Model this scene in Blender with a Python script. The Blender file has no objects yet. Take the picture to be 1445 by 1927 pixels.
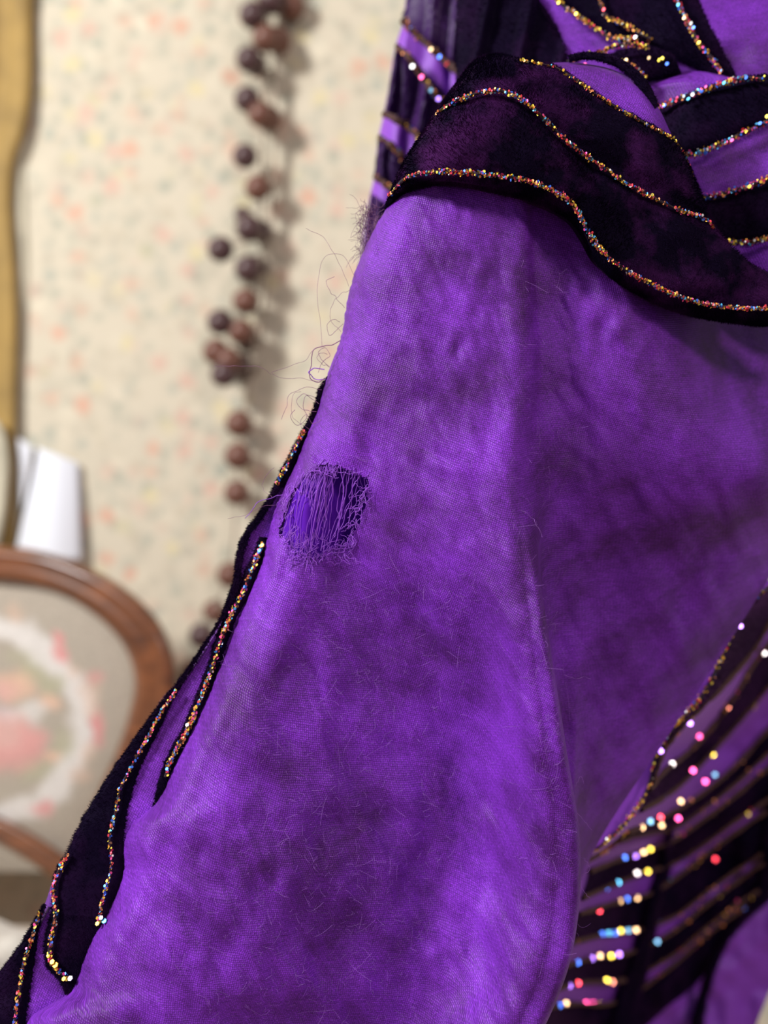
import bpy, math, random
import numpy as np
from mathutils import Vector

# ------------------------------------------------------------------ camera, world, lights, exposure
SC = bpy.context.scene
COL = SC.collection
F = 2000.0            # focal length in pixels of the 1445 x 1927 frame
CAMZ = 0.80
RNG = np.random.default_rng(7)
random.seed(7)

cam = bpy.data.cameras.new('camera')
cam.sensor_fit = 'HORIZONTAL'
cam.sensor_width = 36.0
cam.lens = 36.0 * F / 1445.0
cam.clip_start = 0.01
cam.dof.use_dof = True
cam.dof.focus_distance = 0.2465
cam.dof.aperture_fstop = cam.lens / 4.1
camo = bpy.data.objects.new('camera', cam)
camo.location = (0, 0, CAMZ)
camo.rotation_euler = (math.radians(90), 0, 0)
COL.objects.link(camo)
SC.camera = camo

world = bpy.data.worlds.new('world')
SC.world = world
world.use_nodes = True
world.node_tree.nodes['Background'].inputs[0].default_value = (1.0, 0.97, 0.95, 1)
world.node_tree.nodes['Background'].inputs[1].default_value = 0.27

KEY = Vector((-1.12, -0.22, 1.66))
KEY2 = Vector((0.75, -0.75, 1.55))

def area(name, loc, target, size, power, color):
    l = bpy.data.lights.new(name, 'AREA')
    l.shape = 'DISK'
    l.size = size
    l.energy = power
    l.color = color
    o = bpy.data.objects.new(name, l)
    o.location = loc
    o.rotation_euler = (Vector(target) - Vector(loc)).to_track_quat('-Z', 'Y').to_euler()
    COL.objects.link(o)
    return o
area('room_lamp', KEY, (0.0, 0.6, 0.85), 0.30, 33.0, (1.0, 0.98, 0.96))
area('second_lamp', KEY2, (0.1, 0.4, 0.8), 0.25, 8.0, (1.0, 0.82, 0.80))

vs = SC.view_settings
vs.view_transform = 'Standard'
vs.look = 'None'
vs.exposure = 0.0
vs.gamma = 1.0
vs.use_curve_mapping = False
SC.cycles.use_adaptive_sampling = False
SC.cycles.max_bounces = 6

# ------------------------------------------------------------------ helpers
def W(px, py, D):
    """the point seen at a photograph pixel, at depth D metres in front of the lens"""
    px, py, D = np.broadcast_arrays(np.asarray(px, float), np.asarray(py, float), np.asarray(D, float))
    return np.stack([D * (px - 722.5) / F, D, CAMZ - D * (py - 963.5) / F], -1)

def mesh_obj(name, V, faces, mats, parent=None, mi=None, smooth=True, uv=None, col=None):
    me = bpy.data.meshes.new(name)
    V = np.asarray(V, float)
    if isinstance(faces, np.ndarray):
        faces = faces.tolist()
    me.from_pydata(V.tolist(), [], faces)
    if not isinstance(mats, (list, tuple)):
        mats = [mats]
    for m in mats:
        me.materials.append(m)
    n = len(me.polygons)
    if smooth is not None and n:
        me.polygons.foreach_set('use_smooth', [bool(smooth)] * n)
    if mi is not None:
        me.polygons.foreach_set('material_index', np.asarray(mi, np.int32).tolist())
    if uv is not None:
        lay = me.uv_layers.new(name='UVMap')
        li = np.zeros(len(me.loops), np.int32)
        me.loops.foreach_get('vertex_index', li)
        lay.data.foreach_set('uv', np.asarray(uv, float)[li].ravel())
    if col is not None:
        at = me.color_attributes.new('print', 'FLOAT_COLOR', 'POINT')
        c4 = np.ones((len(V), 4))
        c4[:, :3] = col
        at.data.foreach_set('color', c4.ravel())
    me.update()
    o = bpy.data.objects.new(name, me)
    COL.objects.link(o)
    if parent is not None:
        o.parent = parent
    return o

def empty(name, label, cat, loc=(0, 0, 0), group=None):
    o = bpy.data.objects.new(name, None)
    o.empty_display_size = 0.02
    o.location = loc
    COL.objects.link(o)
    tag(o, label, cat, group)
    return o

def tag(o, label=None, cat=None, group=None, kind=None):
    if label: o['label'] = label
    if cat: o['category'] = cat
    if group: o['group'] = group
    if kind: o['kind'] = kind
    return o

class Geo:
    """collects vertices and faces of one mesh"""
    def __init__(s):
        s.V = []; s.F = []; s.M = []; s.n = 0
    def add(s, V, Fc, mi=0):
        V = np.asarray(V, float).reshape(-1, 3)
        s.V.append(V)
        Fc = [[int(i) + s.n for i in f] for f in Fc] if not isinstance(Fc, np.ndarray) else (Fc + s.n).tolist()
        s.F.extend(Fc)
        s.M.extend([mi] * len(Fc) if np.isscalar(mi) else list(mi))
        s.n += len(V)
    def build(s, name, mats, parent=None, smooth=True):
        return mesh_obj(name, np.concatenate(s.V), s.F, mats, parent, s.M, smooth)

def grid_faces(nr, nc):
    i = np.arange(nr - 1)[:, None] * nc + np.arange(nc - 1)[None]
    return np.stack([i, i + 1, i + nc + 1, i + nc], -1).reshape(-1, 4)

def hint(xs, Y, x):
    """smooth interpolation of table rows Y (len(xs), ...) at x, finite-difference tangents"""
    xs = np.asarray(xs, float); Y = np.asarray(Y, float); x = np.clip(np.asarray(x, float), xs[0], xs[-1])
    h = np.diff(xs)
    sh = (-1,) + (1,) * (Y.ndim - 1)
    s = np.diff(Y, axis=0) / h.reshape(sh)
    m = np.empty_like(Y)
    m[0] = s[0]; m[-1] = s[-1]
    w = (h[1:] / (h[:-1] + h[1:])).reshape(sh)
    m[1:-1] = s[:-1] * w + s[1:] * (1 - w)
    k = np.clip(np.searchsorted(xs, x, side='right') - 1, 0, len(xs) - 2)
    sh2 = x.shape + (1,) * (Y.ndim - 1)
    t = ((x - xs[k]) / h[k]).reshape(sh2); hk = h[k].reshape(sh2)
    t2 = t * t; t3 = t2 * t
    return (2*t3 - 3*t2 + 1) * Y[k] + (t3 - 2*t2 + t) * hk * m[k] + (-2*t3 + 3*t2) * Y[k+1] + (t3 - t2) * hk * m[k+1]

def resample(pts, n, smooth=True):
    """polyline -> n points evenly spaced along its smoothed length"""
    P = np.asarray(pts, float)
    L = np.concatenate([[0], np.cumsum(np.linalg.norm(np.diff(P[:, :2], axis=0), axis=1))])
    L += np.arange(len(L)) * 1e-6
    if smooth and len(P) > 2:
        d = hint(L, P, np.linspace(0, L[-1], max(n * 4, 60)))
    else:
        d = np.stack([np.interp(np.linspace(0, L[-1], max(n * 4, 60)), L, P[:, k]) for k in range(P.shape[1])], -1)
    L2 = np.concatenate([[0], np.cumsum(np.linalg.norm(np.diff(d[:, :2], axis=0), axis=1))])
    q = np.linspace(0, L2[-1], n)
    return np.stack([np.interp(q, L2, d[:, k]) for k in range(P.shape[1])], -1)

_NT = RNG.random((64, 64))
def vnoise(x, y, seed=0):
    x = np.asarray(x, float) + seed * 17.31; y = np.asarray(y, float) + seed * 9.77
    xi = np.floor(x).astype(int); yi = np.floor(y).astype(int)
    fx = x - xi; fy = y - yi
    fx = fx * fx * fx * (fx * (fx * 6 - 15) + 10); fy = fy * fy * fy * (fy * (fy * 6 - 15) + 10)
    g = lambda a, b: _NT[a % 64, b % 64]
    return ((g(xi, yi) * (1 - fx) + g(xi + 1, yi) * fx) * (1 - fy) + (g(xi, yi + 1) * (1 - fx) + g(xi + 1, yi + 1) * fx) * fy) * 2 - 1
def fbm(x, y, seed=0, o=3):
    r = 0; a = 1.0
    for k in range(o):
        r = r + a * vnoise(x * 2**k, y * 2**k, seed + k * 3); a *= 0.5
    return r

def inside(px, py, poly):
    poly = np.asarray(poly, float)
    r = np.zeros(np.shape(px), bool)
    j = len(poly) - 1
    for i in range(len(poly)):
        xi, yi = poly[i]; xj, yj = poly[j]
        c = ((yi > py) != (yj > py)) & (px < (xj - xi) * (py - yi) / (yj - yi + 1e-12) + xi)
        r ^= c
        j = i
    return r

def tubes(geo, lines, radii, sides=3, mi=0):
    """lines: list of (k,3) arrays; radii: scalars or arrays"""
    for P, r in zip(lines, radii):
        P = np.asarray(P, float); k = len(P)
        T = np.gradient(P, axis=0); T /= np.linalg.norm(T, axis=1)[:, None] + 1e-12
        ref = np.array([0.31, 0.9, 0.3])
        A = np.cross(T, ref); A /= np.linalg.norm(A, axis=1)[:, None] + 1e-12
        B = np.cross(T, A)
        an = np.arange(sides) * 2 * math.pi / sides
        rr = np.broadcast_to(np.asarray(r, float), (k,))
        V = P[:, None] + rr[:, None, None] * (np.cos(an)[None, :, None] * A[:, None] + np.sin(an)[None, :, None] * B[:, None])
        i = np.arange(k - 1)[:, None] * sides + np.arange(sides)[None]
        j = np.arange(k - 1)[:, None] * sides + (np.arange(sides)[None] + 1) % sides
        geo.add(V.reshape(-1, 3), np.stack([i, j, j + sides, i + sides], -1).reshape(-1, 4), mi)

def blades(geo, P, Dr, L, w, bend=None, mi=0):
    """short pile hairs: two-segment tapering blades facing roughly the lens"""
    n = len(P)
    Dr = Dr / (np.linalg.norm(Dr, axis=1)[:, None] + 1e-12)
    view = P - np.array([0, 0, CAMZ]); view /= np.linalg.norm(view, axis=1)[:, None]
    S = np.cross(Dr, view); S /= np.linalg.norm(S, axis=1)[:, None] + 1e-9
    L = np.broadcast_to(L, (n,))[:, None]; w = np.broadcast_to(w, (n,))[:, None]
    if bend is None: bend = 0
    mid = P + Dr * L * 0.55
    tip = P + Dr * L + bend * L
    V = np.stack([P - S * w, P + S * w, mid + S * w * 0.8, mid - S * w * 0.8, tip], 1).reshape(-1, 3)
    b = np.arange(n)[:, None] * 5
    q = (b + np.array([[0, 1, 2, 3]])).tolist(); t = (b + np.array([[3, 2, 4]])).tolist()
    geo.add(V, q + t, mi)

def grid_normals(G):
    du = np.gradient(G, axis=1); dv = np.gradient(G, axis=0)
    N = np.cross(du, dv)
    N /= np.linalg.norm(N, axis=-1)[..., None] + 1e-12
    N[N[..., 1] > 0] *= -1          # towards the lens
    return N

# ------------------------------------------------------------------ materials
def newmat(name):
    m = bpy.data.materials.new(name)
    m.use_nodes = True
    nt = m.node_tree
    return m, nt, nt.nodes['Principled BSDF']

def N(nt, typ, **kw):
    n = nt.nodes.new(typ)
    for k, v in kw.items():
        if k.startswith('i_'):
            key = k[2:]
            n.inputs[int(key) if key.isdigit() else key].default_value = v
        else:
            setattr(n, k, v)
    return n

def math_(nt, op, a, b=None, c=None):
    n = nt.nodes.new('ShaderNodeMath'); n.operation = op
    for i, v in enumerate((a, b, c)):
        if v is None: continue
        if hasattr(v, 'links') or hasattr(v, 'is_linked'): nt.links.new(v, n.inputs[i])
        else: n.inputs[i].default_value = v
    return n.outputs[0]

def mixc(nt, fac, a, b, blend='MIX'):
    n = nt.nodes.new('ShaderNodeMix'); n.data_type = 'RGBA'; n.blend_type = blend
    for sock, v in ((n.inputs['Factor'], fac), (n.inputs[6], a), (n.inputs[7], b)):
        if hasattr(v, 'is_linked'): nt.links.new(v, sock)
        else: sock.default_value = v if not isinstance(v, tuple) or len(v) == 4 else v + (1,)
    return n.outputs[2]

def ramp(nt, fac, stops, interp='LINEAR'):
    n = nt.nodes.new('ShaderNodeValToRGB')
    cr = n.color_ramp; cr.interpolation = interp
    while len(cr.elements) < len(stops): cr.elements.new(0.5)
    for e, (p, c) in zip(cr.elements, stops):
        e.position = p; e.color = c if len(c) == 4 else c + (1,)
    nt.links.new(fac, n.inputs[0])
    return n.outputs[0]

def simple(name, color, rough=0.6, metal=0.0, spec=0.5, sheen=0.0, tint=None, srough=0.4):
    m, nt, b = newmat(name)
    b.inputs['Base Color'].default_value = color + (1,)
    b.inputs['Roughness'].default_value = rough
    b.inputs['Metallic'].default_value = metal
    b.inputs['Specular IOR Level'].default_value = spec
    if sheen:
        b.inputs['Sheen Weight'].default_value = sheen
        b.inputs['Sheen Roughness'].default_value = srough
        b.inputs['Sheen Tint'].default_value = (tint or (1, 1, 1)) + (1,)
    return m

def weave_mat(name, ca, cb, mott=0.5):
    """plain weave: UVs count threads; checker of warp and weft bumps"""
    m, nt, b = newmat(name)
    uv = N(nt, 'ShaderNodeUVMap'); uv.uv_map = 'UVMap'
    sep = N(nt, 'ShaderNodeSeparateXYZ'); nt.links.new(uv.outputs[0], sep.inputs[0])
    no = N(nt, 'ShaderNodeTexNoise', i_Scale=0.33, i_Detail=2.0); nt.links.new(uv.outputs[0], no.inputs['Vector'])
    jit = math_(nt, 'MULTIPLY_ADD', no.outputs['Fac'], 0.9, -0.45)
    U = math_(nt, 'ADD', sep.outputs[0], jit); V = math_(nt, 'ADD', sep.outputs[1], jit)
    su = math_(nt, 'SINE', math_(nt, 'MULTIPLY', U, math.pi)); sv = math_(nt, 'SINE', math_(nt, 'MULTIPLY', V, math.pi))
    a = math_(nt, 'MULTIPLY', su, sv)
    h = math_(nt, 'ABSOLUTE', a)
    over = math_(nt, 'MULTIPLY_ADD', a, 0.5, 0.5)
    tex = N(nt, 'ShaderNodeTexNoise', i_Scale=0.017, i_Detail=6.0, i_Roughness=0.66); nt.links.new(uv.outputs[0], tex.inputs['Vector'])
    slub = N(nt, 'ShaderNodeTexNoise', i_Scale=0.7, i_Detail=1.0)
    mp = N(nt, 'ShaderNodeMapping'); mp.inputs['Scale'].default_value = (0.12, 1.0, 1)
    nt.links.new(uv.outputs[0], mp.inputs[0]); nt.links.new(mp.outputs[0], slub.inputs['Vector'])
    wear = ramp(nt, tex.outputs['Fac'], [(0.36, (0, 0, 0)), (0.62, (1, 1, 1))])
    base = mixc(nt, math_(nt, 'MULTIPLY_ADD', wear, mott, 1 - mott), cb, ca)
    shade = math_(nt, 'ADD', math_(nt, 'MULTIPLY', h, 0.55), math_(nt, 'MULTIPLY_ADD', over, 0.25, 0.52))  # occlusion shade of the thread gaps is put into the colour
    shade = math_(nt, 'MULTIPLY', shade, math_(nt, 'MULTIPLY_ADD', slub.outputs['Fac'], 0.5, 0.75))
    grit = N(nt, 'ShaderNodeTexNoise', i_Scale=0.85, i_Detail=2.0); nt.links.new(uv.outputs[0], grit.inputs['Vector'])
    shade = math_(nt, 'MULTIPLY', shade, math_(nt, 'MULTIPLY_ADD', grit.outputs['Fac'], 1.3, 0.35))
    cm = N(nt, 'ShaderNodeCombineColor')
    for i in range(3): nt.links.new(shade, cm.inputs[i])
    nt.links.new(mixc(nt, 1.0, base, cm.outputs[0], 'MULTIPLY'), b.inputs['Base Color'])
    bp = N(nt, 'ShaderNodeBump', i_Strength=0.42, i_Distance=0.00018)
    nt.links.new(h, bp.inputs['Height'])
    nt.links.new(bp.outputs[0], b.inputs['Normal'])
    b.inputs['Roughness'].default_value = 0.46
    b.inputs['Specular IOR Level'].default_value = 0.35
    b.inputs['Specular Tint'].default_value = (0.8, 0.6, 1.0, 1)
    b.inputs['Sheen Weight'].default_value = 0.10
    b.inputs['Sheen Roughness'].default_value = 0.35
    b.inputs['Sheen Tint'].default_value = (0.7, 0.4, 0.95, 1)
    return m

PURPLE = (0.220, 0.031, 0.565)
PLUM = (0.066, 0.009, 0.125)
M = {}
M['weave'] = weave_mat('purple_woven_cloth', PURPLE, PLUM, 0.86)
M['soft'] = simple('purple_cloth', (0.23, 0.042, 0.52), 0.6, sheen=0.25, tint=(0.7, 0.4, 0.95))
M['lining'] = simple('violet_lining', (0.105, 0.010, 0.42), 0.75, spec=0.08, sheen=0.02, tint=(0.4, 0.3, 1.0))
M['thread'] = simple('purple_thread', (0.31, 0.07, 0.66), 0.45, sheen=0.3, tint=(0.7, 0.5, 1.0))
M['fuzz'] = simple('lilac_fuzz', (0.36, 0.14, 0.62), 0.5, sheen=0.3, tint=(0.8, 0.6, 1.0))
M['stray'] = simple('mauve_stray_thread', (0.26, 0.10, 0.22), 0.5)

def velvet_mat(name, hi):
    m, nt, b = newmat(name)
    tc = N(nt, 'ShaderNodeTexCoord')
    n1 = N(nt, 'ShaderNodeTexNoise', i_Scale=70.0, i_Detail=4.0, i_Roughness=0.6); nt.links.new(tc.outputs['Object'], n1.inputs['Vector'])
    c = ramp(nt, n1.outputs['Fac'], [(0.46, (0.0035, 0.0009, 0.0105)), (0.68, hi)])
    nt.links.new(c, b.inputs['Base Color'])
    b.inputs['Roughness'].default_value = 0.75
    b.inputs['Specular IOR Level'].default_value = 0.04
    b.inputs['Sheen Weight'].default_value = 0.22
    b.inputs['Sheen Roughness'].default_value = 0.3
    b.inputs['Sheen Tint'].default_value = (0.42, 0.12, 0.55, 1)
    return m
M['velvet'] = velvet_mat('dark_purple_velvet', (0.050, 0.0078, 0.072))
M['velvet_black'] = velvet_mat('black_purple_velvet', (0.012, 0.0024, 0.022))
M['pile'] = M['velvet']
M['crushed'] = simple('crushed_purple_velvet', (0.040, 0.008, 0.085), 0.5, spec=0.2, sheen=0.35, tint=(0.5, 0.2, 0.85))
M['dark_cord'] = simple('black_purple_cord', (0.022, 0.008, 0.016), 0.85)
M['cord'] = simple('dark_brown_cord', (0.075, 0.030, 0.026), 0.85)

FL = [('gold', (0.95, 0.55, 0.06)), ('yellow', (1.0, 0.80, 0.10)), ('copper', (0.75, 0.27, 0.10)), ('red', (0.85, 0.06, 0.10)),
      ('pink', (0.95, 0.10, 0.38)), ('blue', (0.05, 0.16, 0.75)), ('cyan', (0.10, 0.50, 0.85)), ('silver', (0.85, 0.85, 0.88)),
      ('bronze', (0.20, 0.09, 0.05))]
FM = [simple('glitter_' + n, c, 0.45, metal=0.55, spec=0.5) for n, c in FL]
FI = {n: i for i, (n, c) in enumerate(FL)}
FI.update(violet=len(FM), salmon=len(FM) + 1, tan=len(FM) + 2, teal=len(FM) + 3)
for n, c in (('violet', (0.35, 0.18, 0.95)), ('salmon', (0.95, 0.33, 0.24)), ('tan', (0.62, 0.42, 0.22)), ('teal', (0.08, 0.22, 0.36))):
    FM.append(simple('glitter_' + n, c, 0.45, metal=0.55, spec=0.5))
FS = [simple('sequin_' + m_.name.split('_')[1], tuple(m_.node_tree.nodes['Principled BSDF'].inputs['Base Color'].default_value)[:3], 0.26, metal=0.92) for m_ in FM]
FW = np.array([.15, .11, .16, .17, .11, .12, .07, .03, .08]); FW = FW / FW.sum()

# ------------------------------------------------------------------ the room
def box(geo, x0, x1, y0, y1, z0, z1, mi=0):
    V = [(x, y, z) for x in (x0, x1) for y in (y0, y1) for z in (z0, z1)]
    geo.add(V, [[0, 1, 3, 2], [4, 6, 7, 5], [0, 4, 5, 1], [2, 3, 7, 6], [0, 2, 6, 4], [1, 5, 7, 3]], mi)

def wallpaper():
    m, nt, b = newmat('floral_wallpaper')
    tc = N(nt, 'ShaderNodeTexCoord')
    nz = N(nt, 'ShaderNodeTexNoise', i_Scale=95.0, i_Detail=2.0); nt.links.new(tc.outputs['Object'], nz.inputs['Vector'])
    off = N(nt, 'ShaderNodeVectorMath', operation='MULTIPLY_ADD'); off.inputs[1].default_value = (0.016, 0.016, 0.016)
    nt.links.new(nz.outputs['Color'], off.inputs[0]); nt.links.new(tc.outputs['Object'], off.inputs[2])
    flat = N(nt, 'ShaderNodeVectorMath', operation='MULTIPLY'); flat.inputs[1].default_value = (1, 0, 1)
    nt.links.new(off.outputs[0], flat.inputs[0])
    cur = (0.690, 0.628, 0.490)
    out = None
    for scale, r0, r1, stops, k, sh in (
            (66.0, 0.26, 0.62, [(0.0, (0.48, 0.48, 0.38)), (0.35, (0.60, 0.54, 0.41)), (0.55, (0.54, 0.50, 0.39)), (0.8, (0.48, 0.49, 0.40))], 1.0, 3.3),
            (41.0, 0.22, 0.46, [(0.0, (0.74, 0.42, 0.30)), (0.36, (0.72, 0.48, 0.38)), (0.60, (0.78, 0.71, 0.55)), (0.72, (0.74, 0.65, 0.38))], 0.8, 0.0)):
        ad = N(nt, 'ShaderNodeVectorMath', operation='ADD'); ad.inputs[1].default_value = (sh, 0, sh)
        nt.links.new(flat.outputs[0], ad.inputs[0])
        vo = N(nt, 'ShaderNodeTexVoronoi', i_Scale=scale, i_Randomness=1.0); nt.links.new(ad.outputs[0], vo.inputs['Vector'])
        sepc = N(nt, 'ShaderNodeSeparateColor'); nt.links.new(vo.outputs['Color'], sepc.inputs[0])
        c = ramp(nt, sepc.outputs[0], stops, 'CONSTANT')
        mask = ramp(nt, vo.outputs['Distance'], [(r0, (k, k, k)), (r1, (0, 0, 0))])
        mk = math_(nt, 'MULTIPLY', mask, ramp(nt, sepc.outputs[1], [(0.0, (0.5,) * 3), (1.0, (1, 1, 1))]))
        cur = mixc(nt, mk, cur, c)
    nt.links.new(cur, b.inputs['Base Color'])
    b.inputs['Roughness'].default_value = 0.85
    return m
WALL_Y = 1.032
g = Geo(); box(g, -1.6, 2.0, WALL_Y, WALL_Y + 0.1, 0, 2.4)
tag(g.build('wall_back', wallpaper(), smooth=False), kind='structure')
def woodfloor():
    m, nt, b = newmat('oak_floor')
    tc = N(nt, 'ShaderNodeTexCoord')
    mp = N(nt, 'ShaderNodeMapping'); mp.inputs['Scale'].default_value = (2, 14, 1)
    nt.links.new(tc.outputs['Object'], mp.inputs[0])
    nz = N(nt, 'ShaderNodeTexNoise', i_Scale=3.0, i_Detail=6.0); nt.links.new(mp.outputs[0], nz.inputs['Vector'])
    nt.links.new(ramp(nt, nz.outputs['Fac'], [(0.3, (0.20, 0.12, 0.07)), (0.7, (0.34, 0.23, 0.14))]), b.inputs['Base Color'])
    b.inputs['Roughness'].default_value = 0.5
    return m
g = Geo(); box(g, -1.6, 2.0, -1.2, WALL_Y, -0.05, 0)
tag(g.build('floor', woodfloor(), smooth=False), kind='structure')
g = Geo(); box(g, -1.6, 2.0, WALL_Y - 0.015, WALL_Y, 0, 0.09)
tag(g.build('baseboard_back', simple('baseboard_paint', (0.7, 0.66, 0.58), 0.5), smooth=False), kind='structure')

# ------------------------------------------------------------------ gold curtain at the left
def cloth_mat(name, c, s=30.0, rough=0.7, sheen=0.3):
    m, nt, b = newmat(name)
    tc = N(nt, 'ShaderNodeTexCoord')
    nz = N(nt, 'ShaderNodeTexNoise', i_Scale=s, i_Detail=4.0); nt.links.new(tc.outputs['Object'], nz.inputs['Vector'])
    d = tuple(x * 0.72 for x in c)
    nt.links.new(ramp(nt, nz.outputs['Fac'], [(0.35, d), (0.65, c)]), b.inputs['Base Color'])
    b.inputs['Roughness'].default_value = rough
    b.inputs['Sheen Weight'].default_value = sheen
    return m
M['gold'] = cloth_mat('gold_curtain_cloth', (0.41, 0.26, 0.065))
M['ivory'] = cloth_mat('ivory_curtain_lining', (0.64, 0.59, 0.44))
curt = empty('curtain', 'gold curtain with a pale ivory lining hanging beside the floral wallpaper', 'curtain', (-0.40, 0.99, 1.6))
def drape(name, mat, edge, D0, parent, wid=330, amp=0.004, freq=0.075, ph=0.0, th=0.002):
    ny, nx = 120, 90
    y = np.linspace(edge[0][0], edge[-1][0], ny)
    xe = hint([e[0] for e in edge], [e[1] for e in edge], y)
    s = np.linspace(0, 1, nx)
    px = xe[:, None] - wid * (1 - s[None]) * (1 + 0.0 * y[:, None])
    py = np.broadcast_to(y[:, None], px.shape)
    D = D0 + amp * np.sin((px - xe[:, None]) * freq + ph + 0.5 * vnoise(py / 220.0, px / 90.0)) + 0.0015 * vnoise(px / 60.0, py / 160.0, 2)
    D = D + 0.003 * np.clip((s[None] - 0.965) / 0.035, 0, 1) ** 2
    G = W(px, py, D)
    Bk = W(px, py, D + th)
    Fc = grid_faces(ny, nx)
    V = np.concatenate([G.reshape(-1, 3), Bk.reshape(-1, 3)])
    n = ny * nx
    rim = [[i * nx + nx - 1, (i + 1) * nx + nx - 1, n + (i + 1) * nx + nx - 1, n + i * nx + nx - 1] for i in range(ny - 1)]
    rim += [[(ny - 1) * nx + k, (ny - 1) * nx + k + 1, n + (ny - 1) * nx + k + 1, n + (ny - 1) * nx + k] for k in range(nx - 1)]
    V = V - np.array(parent.location)
    return mesh_obj(name, V, Fc.tolist() + (Fc[:, ::-1] + n).tolist() + rim, mat, parent)
drape('drape', M['gold'], [(-700, 74), (-200, 70), (0, 66), (190, 60), (240, 52), (300, 30), (360, 24), (480, 30), (600, 35), (740, 33), (820, 31), (900, 26), (1010, 28), (1300, 20)], 1.0215, curt)
drape('lining', M['ivory'], [(-700, 60), (0, 52), (200, 50), (300, 50), (480, 56), (620, 52), (760, 50), (840, 44), (960, 34), (1020, 30), (1300, 24)], 1.0285, curt, amp=0.001, ph=1.0)
drape('lining', M['ivory'], [(790, -4), (812, 8), (850, 16), (920, 14), (980, 8), (1020, 0), (1060, -12)], 1.008, curt, wid=120, amp=0.003, freq=0.15)

# ------------------------------------------------------------------ white paper sheet
M['paper'] = simple('white_paper', (0.83, 0.86, 0.93), 0.6)
pp = empty('paper_sheet', 'blank white paper sheet on the wall just above the carved chair back', 'paper', tuple(W(95, 950, 1.02)))
A = resample([(66, 838), (110, 858), (147, 868), (150, 905), (153, 980), (155, 1050)], 2)
L_ = np.linspace(0, 1, 24)
lft = np.stack([np.interp(L_, [0, .3, 1], [70, 58, 28]), np.interp(L_, [0, 1], [842, 1046])], -1)
rgt = np.stack([np.interp(L_, [0, .3, 1], [148, 150, 154]), np.interp(L_, [0, 1], [872, 1056])], -1)
s = np.linspace(0, 1, 10)
G2 = lft[:, None] * (1 - s[None, :, None]) + rgt[:, None] * s[None, :, None]
Dd = 1.026 - 0.010 * np.sin(s[None] * math.pi) * (0.4 + 0.6 * L_[:, None]) - 0.006 * L_[:, None]
Gf = W(G2[..., 0], G2[..., 1], Dd); Gb = Gf + np.array([0, 0.0012, 0])
n = Gf.shape[0] * Gf.shape[1]; Fc = grid_faces(24, 10)
per = [i * 10 for i in range(24)] + [230 + k for k in range(1, 10)] + [i * 10 + 9 for i in range(22, -1, -1)] + list(range(8, 0, -1))
rim = [[per[i], per[(i + 1) % len(per)], n + per[(i + 1) % len(per)], n + per[i]] for i in range(len(per))]
mesh_obj('sheet', np.concatenate([Gf.reshape(-1, 3), Gb.reshape(-1, 3)]) - np.array(pp.location), Fc.tolist() + (Fc[:, ::-1] + n).tolist() + rim, M['paper'], pp)
# folded-over flap standing proud on its left edge
fl = [(34, 824), (60, 840), (52, 900), (40, 960), (38, 905)]
Vf = np.concatenate([W([p[0] for p in fl], [p[1] for p in fl], 1.019), W([p[0] for p in fl], [p[1] for p in fl], 1.021)]) - np.array(pp.location)
k = len(fl)
mesh_obj('flap', Vf, [list(range(k)), list(range(2 * k - 1, k - 1, -1))] + [[i, (i + 1) % k, k + (i + 1) % k, k + i] for i in range(k)], M['paper'], pp, smooth=False)

# ------------------------------------------------------------------ berry bead garland on the wall
M['beadA'] = simple('dark_plum_bead', (0.085, 0.042, 0.044), 0.36, spec=0.55)
M['beadB'] = simple('reddish_brown_bead', (0.175, 0.075, 0.052), 0.4, spec=0.5)
M['string'] = simple('grey_string', (0.42, 0.36, 0.28), 0.8)
gar = empty('bead_garland', 'hanging garland of brown wooden beads strung against floral wallpaper', 'garland', tuple(W(480, -200, 1.03)))
beads = [(512, 0, 22, 'A', 1.000), (547, 12, 22, 'B', 1.018), (475, 29, 21, 'A', 0.992), (500, 72, 21, 'B', 0.996), (522, 76, 21, 'B', 1.012),
         (468, 112, 20, 'A', 0.992), (482, 124, 17, 'A', 1.008), (465, 187, 20, 'A', 0.994), (490, 215, 20, 'B', 0.994), (505, 223, 20, 'B', 1.010),  # smallest dark bead here is added as the shaded side of its neighbour
         (461, 294, 19, 'A', 0.996), (485, 353, 20, 'B', 0.996), (457, 404, 13, 'A', 1.006), (469, 430, 21, 'A', 0.994), (492, 436, 18, 'A', 1.016),
         (415, 469, 20, 'A', 0.990), (467, 506, 21, 'A', 0.992), (484, 500, 17, 'A', 1.012), (462, 567, 20, 'B', 0.998), (414, 606, 20, 'A', 0.990),
         (453, 624, 20, 'B', 0.994), (466, 640, 18, 'A', 1.014), (406, 662, 20, 'B', 0.992), (430, 678, 20, 'B', 0.990), (421, 704, 20, 'A', 0.988),
         (460, 690, 20, 'A', 1.016), (450, 797, 21, 'B', 1.004), (448, 858, 21, 'B', 1.004), (446, 927, 20, 'B', 1.004), (432, 1082, 20, 'B', 1.006),
         (404, 1150, 18, 'B', 1.010), (380, 1196, 20, 'A', 1.008), (366, 1262, 20, 'B', 1.006), (512, -60, 21, 'A', 1.0), (528, -108, 21, 'B', 1.0), (498, -150, 21, 'A', 1.0)]
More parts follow.
